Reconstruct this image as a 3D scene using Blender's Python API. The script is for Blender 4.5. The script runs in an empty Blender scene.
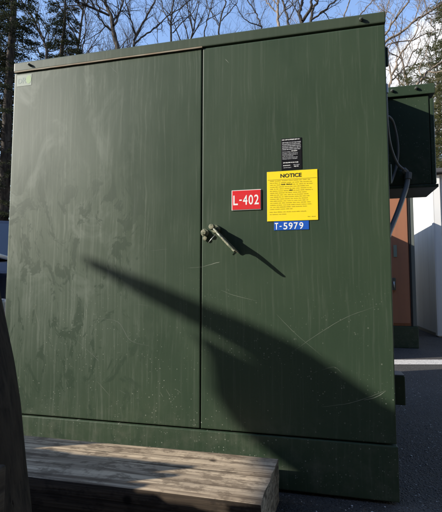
import bpy, bmesh, math, random
import numpy as np
from mathutils import Vector, Matrix, noise

random.seed(7)
D = bpy.data
scene = bpy.context.scene
COL = scene.collection

# ------------------------------------------------------------------ camera
F = 420.0                      # focal length in photo pixels (photo is 442 x 512)
CAM = np.array([0.6236, -1.7935, 0.8322])
YAW, PITCH, ROLL = 0.23247, 0.07533, -0.00204


def cam_matrix():
    cy, sy = math.cos(YAW), math.sin(YAW)
    cp, sp = math.cos(PITCH), math.sin(PITCH)
    cr, sr = math.cos(ROLL), math.sin(ROLL)
    rz = np.array([[cy, -sy, 0], [sy, cy, 0], [0, 0, 1]])
    rx = np.array([[1, 0, 0], [0, cp, -sp], [0, sp, cp]])
    ry = np.array([[cr, 0, sr], [0, 1, 0], [-sr, 0, cr]])
    return rz @ rx @ ry


CM = cam_matrix()


def ray(px, py):
    return CM @ np.array([(px - 221) / F, 1, (256 - py) / F])


def on(px, py, axis, val):
    d = ray(px, py)
    t = (val - CAM[axis]) / d[axis]
    return Vector(CAM + t * d)


def at_dist(px, py, dist):
    d = ray(px, py)
    d = d / math.hypot(d[0], d[1])
    return Vector(CAM + dist * d)


cd = D.cameras.new('camera')
cam = D.objects.new('camera', cd)
COL.objects.link(cam)
cd.sensor_fit = 'VERTICAL'
cd.sensor_height = 36
cd.lens = 36 * F / 512
cd.clip_start = 0.02
cd.clip_end = 1000
m = Matrix.Identity(4)
for i in range(3):
    m[i][0], m[i][1], m[i][2], m[i][3] = CM[i][0], CM[i][2], -CM[i][1], CAM[i]
cam.matrix_world = m
scene.camera = cam

# ------------------------------------------------------------------ light
SUN = Vector((1.9, 1.0, -1.0)).normalized()      # the way the light travels
sd = D.lights.new('sun', 'SUN')
sd.energy = 5.0
sd.angle = math.radians(0.55)
sd.color = (1.0, 0.94, 0.84)
sun = D.objects.new('sun', sd)
COL.objects.link(sun)
sun.rotation_euler = SUN.to_track_quat('-Z', 'Y').to_euler()
sun.location = (-8, -5, 8)

w = D.worlds.new('World')
scene.world = w
w.use_nodes = True
nt = w.node_tree
for n in list(nt.nodes):
    nt.nodes.remove(n)


def N(nt, t, **kw):
    n = nt.nodes.new(t)
    for k, v in kw.items():
        if k in n.bl_rna.properties and k not in ('inputs',):
            setattr(n, k, v)
        else:
            n.inputs[k].default_value = v
    return n


out = N(nt, 'ShaderNodeOutputWorld')
sky = N(nt, 'ShaderNodeTexSky', sky_type='NISHITA', sun_disc=False)
to_sun = -SUN
sky.sun_elevation = math.asin(to_sun.z)
sky.sun_rotation = math.atan2(to_sun.x, to_sun.y)
sky.altitude = 0
sky.air_density = 2.0
sky.dust_density = 0.4
sky.ozone_density = 3.5
bg = N(nt, 'ShaderNodeBackground')
bg.inputs['Strength'].default_value = 0.15
tint = N(nt, 'ShaderNodeMix', data_type='RGBA', blend_type='MULTIPLY')
tint.inputs['Factor'].default_value = 1.0
tint.inputs[7].default_value = (1.08, 1.08, 1.38, 1)
nt.links.new(sky.outputs[0], tint.inputs[6])
nt.links.new(tint.outputs[2], bg.inputs['Color'])
# cumulus to the right, low over the trees
tc = N(nt, 'ShaderNodeTexCoord')
cn = N(nt, 'ShaderNodeTexNoise')
cn.inputs['Scale'].default_value = 5.5
cn.inputs['Detail'].default_value = 7
cn.inputs['Roughness'].default_value = 0.55
nt.links.new(tc.outputs['Generated'], cn.inputs['Vector'])
vd = N(nt, 'ShaderNodeVectorMath', operation='DISTANCE')
cdir = ray(440, 84)
cdir = cdir / np.linalg.norm(cdir)
vd.inputs[1].default_value = tuple(cdir)
nt.links.new(tc.outputs['Generated'], vd.inputs[0])
mr = N(nt, 'ShaderNodeMapRange')
mr.inputs['From Min'].default_value = 0.29
mr.inputs['From Max'].default_value = 0.05
mr.inputs['To Min'].default_value = -0.55
mr.inputs['To Max'].default_value = 0.42
mr.clamp = True
nt.links.new(vd.outputs['Value'], mr.inputs['Value'])
ad = N(nt, 'ShaderNodeMath', operation='ADD')
nt.links.new(cn.outputs['Fac'], ad.inputs[0])
nt.links.new(mr.outputs[0], ad.inputs[1])
sm = N(nt, 'ShaderNodeMapRange', interpolation_type='SMOOTHSTEP')
sm.inputs['From Min'].default_value = 0.55
sm.inputs['From Max'].default_value = 0.75
nt.links.new(ad.outputs[0], sm.inputs['Value'])
cb = N(nt, 'ShaderNodeBackground')
cb.inputs['Color'].default_value = (0.96, 0.97, 1.0, 1)
cb.inputs['Strength'].default_value = 1.0
mx = N(nt, 'ShaderNodeMixShader')
nt.links.new(sm.outputs[0], mx.inputs[0])
nt.links.new(bg.outputs[0], mx.inputs[1])
nt.links.new(cb.outputs[0], mx.inputs[2])
nt.links.new(mx.outputs[0], out.inputs['Surface'])

vs = scene.view_settings
vs.view_transform = 'Standard'
vs.look = 'None'
vs.exposure = 0.5
vs.gamma = 1.0
vs.use_curve_mapping = False

# ------------------------------------------------------------------ materials


def mat(name, color=(0.5, 0.5, 0.5), rough=0.6, metallic=0.0, spec=0.5):
    mt = D.materials.new(name)
    mt.use_nodes = True
    b = mt.node_tree.nodes['Principled BSDF']
    b.inputs['Base Color'].default_value = (*color, 1)
    b.inputs['Roughness'].default_value = rough
    b.inputs['Metallic'].default_value = metallic
    b.inputs['Specular IOR Level'].default_value = spec
    return mt


class G:
    """small node-graph helper"""

    def __init__(self, mt):
        self.nt = mt.node_tree
        self.b = self.nt.nodes['Principled BSDF']
        self.tc = self.nt.nodes.new('ShaderNodeTexCoord')
        self.obj = self.tc.outputs['Object']

    def link(self, a, b):
        self.nt.links.new(a, b)

    def mapping(self, scale=(1, 1, 1), loc=(0, 0, 0), rot=(0, 0, 0), src=None):
        n = self.nt.nodes.new('ShaderNodeMapping')
        n.inputs['Scale'].default_value = scale
        n.inputs['Location'].default_value = loc
        n.inputs['Rotation'].default_value = rot
        self.link(src or self.obj, n.inputs['Vector'])
        return n.outputs[0]

    def noise(self, vec=None, scale=5, detail=4, rough=0.55, dist=0.0):
        n = self.nt.nodes.new('ShaderNodeTexNoise')
        n.inputs['Scale'].default_value = scale
        n.inputs['Detail'].default_value = detail
        n.inputs['Roughness'].default_value = rough
        n.inputs['Distortion'].default_value = dist
        self.link(vec or self.obj, n.inputs['Vector'])
        return n.outputs['Fac']

    def voronoi(self, vec=None, scale=5, feature='F1'):
        n = self.nt.nodes.new('ShaderNodeTexVoronoi')
        n.feature = feature
        n.inputs['Scale'].default_value = scale
        self.link(vec or self.obj, n.inputs['Vector'])
        return n

    def remap(self, v, a, b, c=0.0, d=1.0, smooth=True):
        n = self.nt.nodes.new('ShaderNodeMapRange')
        n.interpolation_type = 'SMOOTHSTEP' if smooth else 'LINEAR'
        n.inputs['From Min'].default_value = a
        n.inputs['From Max'].default_value = b
        n.inputs['To Min'].default_value = c
        n.inputs['To Max'].default_value = d
        self.link(v, n.inputs['Value'])
        return n.outputs[0]

    def math(self, op, a, b=None):
        n = self.nt.nodes.new('ShaderNodeMath')
        n.operation = op
        for i, x in enumerate((a, b)):
            if x is None:
                continue
            if isinstance(x, (int, float)):
                n.inputs[i].default_value = x
            else:
                self.link(x, n.inputs[i])
        return n.outputs[0]

    def mix(self, fac, a, b):
        n = self.nt.nodes.new('ShaderNodeMix')
        n.data_type = 'RGBA'
        for sock, x in ((n.inputs['Factor'], fac), (n.inputs[6], a), (n.inputs[7], b)):
            if isinstance(x, (int, float)):
                sock.default_value = x
            elif isinstance(x, tuple):
                sock.default_value = (*x, 1)
            else:
                self.link(x, sock)
        return n.outputs[2]

    def xyz(self):
        n = self.nt.nodes.new('ShaderNodeSeparateXYZ')
        self.link(self.obj, n.inputs[0])
        return n.outputs

    def bump(self, h, strength=0.3, dist=0.01, normal=None):
        n = self.nt.nodes.new('ShaderNodeBump')
        n.inputs['Strength'].default_value = strength
        n.inputs['Distance'].default_value = dist
        self.link(h, n.inputs['Height'])
        if normal is not None:
            self.link(normal, n.inputs['Normal'])
        return n.outputs[0]

    def color(self, c):
        self.link(c, self.b.inputs['Base Color'])

    def rough(self, r):
        self.link(r, self.b.inputs['Roughness'])

    def normal(self, n):
        self.link(n, self.b.inputs['Normal'])


def green_paint(name, weather=1.0, base=(0.033, 0.056, 0.033)):
    mt = mat(name, base, 0.45, spec=0.36)
    g = G(mt)
    x, y, z = g.xyz()
    # vertical run-off streaks, fine and broad
    wob = g.nt.nodes.new('ShaderNodeTexNoise')
    wob.inputs['Scale'].default_value = 2.2
    wob.inputs['Detail'].default_value = 3
    g.link(g.obj, wob.inputs['Vector'])
    wv = N(g.nt, 'ShaderNodeVectorMath', operation='MULTIPLY_ADD')
    g.link(wob.outputs['Color'], wv.inputs[0])
    wv.inputs[1].default_value = (0.035, 0, 0.5)
    g.link(g.obj, wv.inputs[2])
    wob = wv.outputs[0]
    fine = g.noise(g.mapping((85, 85, 2.6), src=wob), 1.0, 5, 0.68)
    broad = g.noise(g.mapping((19, 19, 1.5), (3, 1, 2), src=wob), 1.0, 6, 0.68)
    blot = g.noise(g.mapping((1.6, 1.6, 1.3), (5.3, 0, 1.2)), 1.0, 4, 0.6, 0.4)
    worn = g.remap(x, 0.35, -0.75, 0.10, 1.0)
    worn = g.math('MULTIPLY', worn, g.remap(z, 0.15, 1.0, 0.45, 1.0))
    s1 = g.math('MULTIPLY', g.remap(fine, 0.47, 0.72), g.remap(broad, 0.35, 0.7))
    s1 = g.math('MULTIPLY', s1, g.remap(blot, 0.30, 0.62))
    s1 = g.math('MULTIPLY', s1, worn)
    s2 = g.math('MULTIPLY', g.remap(broad, 0.4, 0.75), worn)
    chalk = g.math('ADD', g.math('MULTIPLY', s1, 0.55 * weather), g.math('MULTIPLY', s2, 0.13 * weather))
    col = g.mix(g.remap(blot, 0.3, 0.7), base, tuple(c * k for c, k in zip(base, (1.25, 1.18, 1.12))))
    faint = g.math('MULTIPLY', g.remap(fine, 0.5, 0.7), 0.17 * weather)
    col = g.mix(faint, col, (0.16, 0.18, 0.14))
    col = g.mix(chalk, col, (0.22, 0.25, 0.20))
    # rubbed, darker smears where the chalk was wiped away
    wipe = g.noise(g.mapping((7.5, 7.5, 4.6), (1.7, 0, 4.1), (0, 0.7, 0)), 1.0, 7, 0.68, 1.6)
    wm = g.math('MULTIPLY', g.remap(wipe, 0.52, 0.57), g.remap(z, 1.55, 1.15))
    wm = g.math('MULTIPLY', wm, g.remap(x, 0.05, -0.35))
    patch = g.noise(g.mapping((4.2, 4.2, 2.6), (9, 0, 3)), 1.0, 6, 0.68, 0.8)
    film = g.math('MULTIPLY', g.remap(x, 0.0, -0.55), g.math('MULTIPLY', g.remap(z, 0.25, 0.7), g.remap(z, 1.9, 1.4, 0.4, 1.0)))
    film = g.math('MULTIPLY', film, g.remap(fine, 0.3, 0.7, 0.5, 1.0))
    col = g.mix(g.math('MULTIPLY', film, 0.20 * weather), col, (0.20, 0.235, 0.19))
    pm = g.math('MULTIPLY', g.remap(patch, 0.50, 0.68), g.remap(x, 0.0, -0.6))
    pm = g.math('MULTIPLY', pm, g.remap(z, 0.5, 1.1, 0.15, 1.0))
    col = g.mix(g.math('MULTIPLY', pm, 0.42 * weather), col, (0.21, 0.24, 0.20))
    col = g.mix(g.math('MULTIPLY', wm, 0.85 * weather), col, tuple(c * 0.95 for c in base))
    # splash specks
    v = g.voronoi(g.mapping((1, 0.0, 1)), 62)
    v2 = g.noise(g.mapping((1, 0.0, 1), (2, 0, 9)), 4.5, 3)
    sc = N(g.nt, 'ShaderNodeSeparateColor')
    g.link(v.outputs['Color'], sc.inputs[0])
    size = g.remap(sc.outputs[0], 0.66, 1.0, 0.0, 0.20, False)
    sp = g.math('LESS_THAN', v.outputs['Distance'], size)
    sp = g.math('MULTIPLY', sp, g.remap(v2, 0.36, 0.62))
    sp = g.math('MULTIPLY', sp, g.remap(z, 1.05, 0.25, 0.0, 0.55))
    col = g.mix(sp, col, (0.33, 0.35, 0.28))
    vf = g.voronoi(g.mapping((1, 0.0, 1), (3, 0, 7)), 150)
    scf = N(g.nt, 'ShaderNodeSeparateColor')
    g.link(vf.outputs['Color'], scf.inputs[0])
    spf = g.math('LESS_THAN', vf.outputs['Distance'], g.remap(scf.outputs[0], 0.80, 1.0, 0.0, 0.34, False))
    spf = g.math('MULTIPLY', spf, g.remap(g.noise(g.mapping((1, 0.0, 1), (5, 0, 2)), 3.2, 4, 0.6), 0.42, 0.62))
    spf = g.math('MULTIPLY', spf, g.remap(z, 1.0, 0.35, 0.0, 0.75))
    col = g.mix(spf, col, (0.36, 0.38, 0.31))
    # dust over the lowest part
    dust = g.math('MULTIPLY', g.remap(z, 0.45, 0.05), g.remap(g.noise(None, 14, 5, 0.65), 0.42, 0.75, 0, 0.25))
    col = g.mix(dust, col, (0.2, 0.19, 0.15))
    g.color(col)
    r = g.remap(blot, 0.3, 0.7, 0.40, 0.50)
    r = g.math('ADD', r, g.math('MULTIPLY', chalk, 0.12))
    g.rough(r)
    wav = g.noise(g.mapping((1.1, 1.1, 0.9)), 1.6, 1)
    orange = g.noise(None, 420, 2)
    n1 = g.bump(wav, 0.45, 0.02)
    n2 = g.bump(orange, 0.06, 0.001, n1)
    g.normal(n2)
    return mt


M = {}
M['paint'] = green_paint('weathered_green_paint')
M['paint_side'] = green_paint('green_paint', 0.25)
M['paint_lid'] = green_paint('lid_green_paint', 0.5, (0.042, 0.062, 0.041))
M['scratch'] = mat('bare_scratch', (0.22, 0.245, 0.19), 0.7)
M['scuff'] = mat('scuff', (0.085, 0.108, 0.08), 0.6)
M['primer'] = mat('tan_primer_edge', (0.34, 0.25, 0.17), 0.75)
g = G(M['primer'])
g.color(g.mix(g.remap(g.noise(g.mapping((9, 9, 60)), 1, 4), 0.35, 0.65), (0.30, 0.26, 0.19), (0.22, 0.15, 0.09)))
M['gap'] = mat('shadow_gap_gasket', (0.012, 0.013, 0.012), 0.8)
M['steel'] = mat('galvanised_steel', (0.38, 0.39, 0.37), 0.42, 0.8)
M['olive_steel'] = mat('painted_handle_steel', (0.17, 0.18, 0.12), 0.38)
g = G(M['olive_steel'])
g.color(g.mix(g.remap(g.noise(None, 90, 3), 0.42, 0.62), (0.10, 0.12, 0.075), (0.30, 0.29, 0.20)))
M['bolt'] = mat('dark_bolt', (0.10, 0.11, 0.095), 0.45, 0.3)
M['conduit'] = mat('grey_conduit', (0.20, 0.205, 0.205), 0.42)
M['white_conduit'] = mat('pale_fitting', (0.55, 0.6, 0.66), 0.4)
M['red'] = mat('red_sign', (0.72, 0.025, 0.03), 0.35)
M['yellow'] = mat('yellow_sign', (0.95, 0.74, 0.02), 0.42)
M['blue'] = mat('blue_sign', (0.012, 0.10, 0.50), 0.35)
M['black'] = mat('black_label', (0.012, 0.012, 0.014), 0.3)
M['white_ink'] = mat('white_lettering', (0.85, 0.85, 0.83), 0.5)
M['grey_ink'] = mat('worn_white_print', (0.45, 0.46, 0.48), 0.4)
M['black_ink'] = mat('black_lettering', (0.03, 0.028, 0.015), 0.5)
M['faint_ink'] = mat('small_print', (0.40, 0.31, 0.02), 0.5)
M['sticker'] = mat('faded_sticker', (0.20, 0.25, 0.20), 0.5)
M['sticker_teal'] = mat('faded_teal_ink', (0.12, 0.19, 0.165), 0.5)
M['sticker_green'] = mat('faded_lime_ink', (0.22, 0.34, 0.14), 0.5)
for k in ('red', 'yellow', 'blue'):
    g = G(M[k])
    c = tuple(M[k].node_tree.nodes['Principled BSDF'].inputs['Base Color'].default_value)[:3]
    g.color(g.mix(g.remap(g.noise(None, 35, 5, 0.65), 0.40, 0.75, 0, 0.35), c, tuple(min(1, x * 0.75 + 0.04) for x in c)))

# weathered timber
def timber_mat(name, light, dark, axis=0):
    mt = mat(name, light, 0.85, spec=0.25)
    g = G(mt)
    sc = [34, 34, 34]
    sc[axis] = 1.6
    sc2 = [130, 130, 130]
    sc2[axis] = 3.0
    a = g.noise(g.mapping(tuple(sc)), 1, 5, 0.6, 0.5)
    b = g.noise(g.mapping(tuple(sc2)), 1, 3, 0.6)
    big = g.noise(None, 5, 4, 0.6)
    fib = g.math('ADD', g.math('MULTIPLY', a, 0.6), g.math('MULTIPLY', b, 0.4))
    col = g.mix(g.remap(fib, 0.36, 0.60), dark, light)
    col = g.mix(g.remap(big, 0.45, 0.72, 0, 0.5), col, tuple(x * 0.5 for x in light))
    col = g.mix(g.remap(g.noise(g.mapping((9, 9, 9), (4, 2, 1)), 1, 5, 0.7), 0.60, 0.70, 0, 0.5), col, tuple(x * 0.22 for x in light))
    # fine cracks along the grain
    sc3 = [26, 26, 26]
    sc3[axis] = 0.7
    crack = g.remap(g.noise(g.mapping(tuple(sc3), (7, 3, 5)), 1, 6, 0.72), 0.37, 0.325)
    col = g.mix(g.math('MULTIPLY', crack, 0.8), col, tuple(x * 0.2 for x in dark))
    if axis == 0:
        saw = g.noise(g.mapping((75, 2.0, 8), (0, 0, 0), (0, 0, 0.25)), 1, 3, 0.6)
        col = g.mix(g.math('MULTIPLY', g.remap(saw, 0.55, 0.72), 0.16), col, dark)
        mott = g.noise(g.mapping((13, 24, 20), (2, 5, 1)), 1, 6, 0.72)
        col = g.mix(g.remap(mott, 0.48, 0.60, 0, 0.65), col, tuple(x * 0.8 for x in dark))
        kv = g.voronoi(g.mapping((1, 1.6, 1), (0.13, 0.2, 0)), 3.1)
        kn = g.remap(kv.outputs['Distance'], 0.085, 0.05)
        col = g.mix(g.math('MULTIPLY', kn, 0.9), col, tuple(x * 0.15 for x in dark))
    g.color(col)
    h = g.math('SUBTRACT', fib, g.math('MULTIPLY', crack, 0.8))
    g.normal(g.bump(h, 0.9, 0.006))
    return mt


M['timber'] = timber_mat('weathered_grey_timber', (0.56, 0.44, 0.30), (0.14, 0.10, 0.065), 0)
M['timber_side'] = timber_mat('shade_dark_timber_side', (0.085, 0.062, 0.042), (0.03, 0.022, 0.016), 0)  # beam's long side faces: shade put into the wood colour
M['timber_end'] = mat('timber_end_grain', (0.30, 0.25, 0.18), 0.9)
g = G(M['timber_end'])
rad = g.voronoi(g.mapping((1, 8, 8)), 6)
ring = g.noise(g.mapping((1, 22, 40), (0, 3, 1)), 1, 4, 0.6, 1.2)
g.color(g.mix(g.remap(ring, 0.36, 0.64), (0.10, 0.08, 0.055), (0.36, 0.31, 0.23)))
g.normal(g.bump(ring, 0.8, 0.006))
M['post'] = timber_mat('dark_post_wood', (0.042, 0.032, 0.022), (0.014, 0.011, 0.008), 2)
M['board'] = timber_mat('brown_board_wood', (0.07, 0.055, 0.04), (0.03, 0.024, 0.018), 1)

# asphalt
M['asphalt'] = mat('asphalt', (0.045, 0.045, 0.048), 0.85)
g = G(M['asphalt'])
v = g.voronoi(None, 88)
v2 = g.voronoi(None, 210)
big = g.noise(None, 1.4, 5, 0.6)
sc = N(g.nt, 'ShaderNodeSeparateColor')
g.link(v.outputs['Color'], sc.inputs[0])
ag = g.remap(sc.outputs[0], 0.55, 1.0, 0, 0.8)
ag = g.math('MULTIPLY', ag, g.remap(v.outputs['Distance'], 0.5, 0.2))
col = g.mix(g.remap(big, 0.35, 0.65), (0.080, 0.072, 0.063), (0.118, 0.106, 0.093))
col = g.mix(ag, col, (0.30, 0.285, 0.265))
pit = g.remap(v2.outputs['Distance'], 0.35, 0.62)
col = g.mix(g.math('MULTIPLY', pit, 0.75), col, (0.02, 0.019, 0.018))
sparkle = g.math('MULTIPLY', g.math('GREATER_THAN', sc.outputs[1], 0.94), g.remap(v.outputs['Distance'], 0.42, 0.25))
col = g.mix(g.math('MULTIPLY', sparkle, 0.7), col, (0.42, 0.41, 0.39))
g.color(col)
hh = g.math('ADD', g.remap(v.outputs['Distance'], 0.6, 0.0), g.math('MULTIPLY', g.remap(v2.outputs['Distance'], 0.6, 0.0), 0.5))
g.normal(g.bump(hh, 1.0, 0.014))
M['paintline'] = mat('worn_white_road_paint', (0.72, 0.69, 0.62), 0.7)
g = G(M['paintline'])
g.color(g.mix(g.remap(g.noise(None, 45, 6, 0.75), 0.50, 0.66), (0.60, 0.56, 0.50), (0.14, 0.135, 0.13)))
M['earth'] = mat('leaf_litter', (0.10, 0.075, 0.045), 0.95)
g = G(M['earth'])
g.color(g.mix(g.remap(g.noise(None, 8, 6, 0.7), 0.35, 0.65), (0.05, 0.04, 0.025), (0.17, 0.12, 0.07)))
g.normal(g.bump(g.noise(None, 12, 5, 0.7), 0.8, 0.05))
M['pebble'] = mat('pale_grit', (0.34, 0.33, 0.31), 0.8)
g = G(M['pebble'])
g.color(g.mix(g.remap(g.noise(None, 37, 1), 0.4, 0.6), (0.10, 0.098, 0.095), (0.52, 0.50, 0.47)))

# buildings
M['white_wall'] = mat('white_painted_wall', (0.74, 0.73, 0.70), 0.55)
g = G(M['white_wall'])
g.color(g.mix(g.remap(g.noise(g.mapping((6, 6, 0.6)), 1, 5, 0.65), 0.40, 0.75, 0, 0.5), (0.76, 0.755, 0.73), (0.52, 0.50, 0.46)))
M['white_trim'] = mat('white_trim', (0.8, 0.79, 0.76), 0.5)
M['roofing'] = mat('dark_roofing', (0.07, 0.07, 0.072), 0.8)
M['brown_door'] = mat('brown_painted_steel', (0.25, 0.105, 0.06), 0.5)
g = G(M['brown_door'])
g.color(g.mix(g.remap(g.noise(g.mapping((12, 12, 1.2)), 1, 4), 0.4, 0.7, 0, 0.4), (0.36, 0.155, 0.085), (0.28, 0.125, 0.075)))
M['frame_grey'] = mat('grey_green_frame', (0.13, 0.145, 0.13), 0.5)

# trees
def bark(name, a, b):
    mt = mat(name, a, 0.9, spec=0.2)
    g = G(mt)
    n = g.noise(g.mapping((14, 14, 3)), 1, 5, 0.65)
    g.color(g.mix(g.remap(n, 0.35, 0.65), a, b))
    return mt


M['bark_dark'] = bark('dark_bark', (0.025, 0.021, 0.018), (0.085, 0.072, 0.06))
M['bark_sunlit'] = bark('sunlit_tan_bark', (0.11, 0.085, 0.062), (0.30, 0.24, 0.185))  # paler than the dark bark: sunlight put into the colour
M['bark_snag'] = bark('dead_wood', (0.10, 0.085, 0.07), (0.25, 0.21, 0.17))


def leafmat(name, a, b, c):
    mt = mat(name, a, 0.6, spec=0.3)
    g = G(mt)
    n = g.noise(None, 1.3, 3)
    n2 = g.noise(None, 22, 2)
    col = g.mix(g.remap(n, 0.38, 0.62), a, b)
    col = g.mix(g.remap(n2, 0.5, 0.72, 0, 0.7), col, c)
    g.color(col)
    tr = N(g.nt, 'ShaderNodeBsdfTranslucent')
    g.link(col, tr.inputs['Color'])
    ms = N(g.nt, 'ShaderNodeMixShader')
    ms.inputs[0].default_value = 0.4
    g.link(g.b.outputs[0], ms.inputs[1])
    g.link(tr.outputs[0], ms.inputs[2])
    g.link(ms.outputs[0], g.nt.nodes['Material Output'].inputs['Surface'])
    return mt


M['hemlock'] = leafmat('hemlock_needles', (0.018, 0.026, 0.014), (0.04, 0.05, 0.024), (0.075, 0.066, 0.035))
M['pine'] = leafmat('pine_needles', (0.10, 0.112, 0.04), (0.17, 0.17, 0.07), (0.22, 0.19, 0.10))

# truck
M['truck_paint'] = mat('dark_car_paint', (0.010, 0.013, 0.024), 0.3)
M['truck_grey'] = mat('silver_trim', (0.42, 0.44, 0.48), 0.3, 0.5)
M['glass'] = mat('dark_glass', (0.02, 0.03, 0.05), 0.05)
M['rubber'] = mat('rubber', (0.02, 0.02, 0.02), 0.85)
M['lamp_glass'] = mat('lamp_glass', (0.7, 0.72, 0.75), 0.1)

# ------------------------------------------------------------------ mesh helpers


class MB:
    """collects faces with material slots, then links as ONE object"""

    def __init__(self):
        self.bm = bmesh.new()
        self.mats = []

    def mi(self, mt):
        if mt not in self.mats:
            self.mats.append(mt)
        return self.mats.index(mt)

    def _tag(self, faces, mt):
        i = self.mi(mt)
        for f in faces:
            f.material_index = i

    def box(self, x0, x1, y0, y1, z0, z1, mt, bevel=0.0, seg=2, mtx=None):
        b2 = bmesh.new()
        vs = [b2.verts.new((x, y, z)) for x in (x0, x1) for y in (y0, y1) for z in (z0, z1)]
        for q in ((0, 1, 3, 2), (4, 6, 7, 5), (0, 4, 5, 1), (2, 3, 7, 6), (0, 2, 6, 4), (1, 5, 7, 3)):
            b2.faces.new([vs[i] for i in q])
        bmesh.ops.recalc_face_normals(b2, faces=b2.faces)
        if bevel:
            bmesh.ops.bevel(b2, geom=list(b2.edges) + list(b2.verts), offset=bevel, segments=seg, profile=0.6, affect='EDGES')
        self.merge(b2, mt, mtx)

    def merge(self, b2, mt, mtx=None):
        i = self.mi(mt) if mt is not None else None
        for f in b2.faces:
            if i is not None:
                f.material_index = i
        if mtx is not None:
            b2.transform(mtx)
        me = D.meshes.new('tmp')
        b2.to_mesh(me)
        b2.free()
        self.bm.from_mesh(me)
        D.meshes.remove(me)

    def cyl(self, p0, p1, r0, r1, mt, n=16, bevel=0.0):
        p0, p1 = Vector(p0), Vector(p1)
        b2 = bmesh.new()
        L = (p1 - p0).length
        bmesh.ops.create_cone(b2, cap_ends=True, segments=n, radius1=r0, radius2=r1, depth=L)
        if bevel:
            es = [e for e in b2.edges if any(len(f.verts) > 4 for f in e.link_faces)]
            bmesh.ops.bevel(b2, geom=es, offset=bevel, segments=2, profile=0.6, affect='EDGES')
        q = (p1 - p0).to_track_quat('Z', 'Y').to_matrix().to_4x4()
        self.merge(b2, mt, Matrix.Translation((p0 + p1) / 2) @ q)

    def tube(self, pts, radii, mt, n=8, caps=True):
        add_tube(self.bm, pts, radii, n, self.mi(mt), caps)

    def poly_extrude(self, pts2, y0, y1, mt, bevel=0.0, plane='xz', mtx=None):
        b2 = bmesh.new()

        def P(a, b, c):
            return (a, c, b) if plane == 'xz' else ((c, a, b) if plane == 'yz' else (a, b, c))
        v0 = [b2.verts.new(P(a, b, y0)) for a, b in pts2]
        v1 = [b2.verts.new(P(a, b, y1)) for a, b in pts2]
        b2.faces.new(v0)
        b2.faces.new(list(reversed(v1)))
        n = len(pts2)
        for i in range(n):
            b2.faces.new([v0[i], v1[i], v1[(i + 1) % n], v0[(i + 1) % n]])
        bmesh.ops.recalc_face_normals(b2, faces=b2.faces)
        if bevel:
            bmesh.ops.bevel(b2, geom=list(b2.edges), offset=bevel, segments=2, profile=0.6, affect='EDGES')
        self.merge(b2, mt, mtx)

    def build(self, name, parent=None, smooth=None):
        me = D.meshes.new(name)
        self.bm.to_mesh(me)
        self.bm.free()
        for mt in self.mats:
            me.materials.append(mt)
        o = D.objects.new(name, me)
        COL.objects.link(o)
        if parent is not None:
            o.parent = parent
        if smooth is not None:
            for p in me.polygons:
                p.use_smooth = True
            if smooth < 180:
                try:
                    me.set_sharp_from_angle(angle=math.radians(smooth))
                except Exception:
                    pass
        return o


def frame_for(d):
    d = d.normalized()
    a = Vector((0, 0, 1)) if abs(d.z) < 0.9 else Vector((1, 0, 0))
    u = d.cross(a).normalized()
    return u, d.cross(u).normalized()


def add_tube(bm, pts, radii, n=8, mi=0, caps=True):
    pts = [Vector(p) for p in pts]
    rings = []
    u = None
    for i, p in enumerate(pts):
        d = (pts[min(i + 1, len(pts) - 1)] - pts[max(i - 1, 0)]).normalized()
        if u is None:
            u, v = frame_for(d)
        else:
            u = (u - d * u.dot(d)).normalized()
            v = d.cross(u)
        r = radii[i] if hasattr(radii, '__len__') else radii
        rings.append([bm.verts.new(p + (u * math.cos(k * 2 * math.pi / n) + v * math.sin(k * 2 * math.pi / n)) * r) for k in range(n)])
    for a, b in zip(rings, rings[1:]):
        for k in range(n):
            f = bm.faces.new((a[k], a[(k + 1) % n], b[(k + 1) % n], b[k]))
            f.material_index = mi
            f.smooth = True
    if caps:
        f = bm.faces.new(list(reversed(rings[0]))); f.material_index = mi
        f = bm.faces.new(rings[-1]); f.material_index = mi


def bez(pts, n=8):
    """Catmull-Rom through points"""
    pts = [Vector(p) for p in pts]
    P = [pts[0] * 2 - pts[1]] + pts + [pts[-1] * 2 - pts[-2]]
    res = []
    for i in range(1, len(P) - 2):
        for k in range(n):
            t = k / n
            a, b, c, d = P[i - 1], P[i], P[i + 1], P[i + 2]
            res.append(0.5 * ((2 * b) + (c - a) * t + (2 * a - 5 * b + 4 * c - d) * t * t + (3 * b - a - 3 * c + d) * t ** 3))
    res.append(pts[-1])
    return res


def tag(o, label=None, cat=None, group=None, kind=None):
    if label: o['label'] = label
    if cat: o['category'] = cat
    if group: o['group'] = group
    if kind: o['kind'] = kind
    return o


def empty(name, loc=(0, 0, 0), label=None, cat=None, group=None, rz=0.0):
    o = D.objects.new(name, None)
    o.empty_display_size = 0.2
    o.location = loc
    o.rotation_euler = (0, 0, rz)
    COL.objects.link(o)
    return tag(o, label, cat, group)


def text_bm(s, x0, x1, z0, z1, y, bold=0.012):
    """flat lettering fitted into a rectangle on a plane facing -y"""
    cu = D.curves.new('t', 'FONT')
    cu.body = s
    cu.size = 1
    cu.extrude = 0
    cu.offset = bold
    cu.resolution_u = 4
    o = D.objects.new('t', cu)
    COL.objects.link(o)
    bpy.context.view_layer.update()
    dg = bpy.context.evaluated_depsgraph_get()
    me = D.meshes.new_from_object(o.evaluated_get(dg))
    D.objects.remove(o)
    D.curves.remove(cu)
    b2 = bmesh.new()
    b2.from_mesh(me)
    D.meshes.remove(me)
    xs = [v.co.x for v in b2.verts]
    ys = [v.co.y for v in b2.verts]
    ax, bx, ay, by = min(xs), max(xs), min(ys), max(ys)
    for v in b2.verts:
        v.co = Vector((x0 + (v.co.x - ax) / (bx - ax) * (x1 - x0), y, z0 + (v.co.y - ay) / (by - ay) * (z1 - z0)))
    return b2


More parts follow.
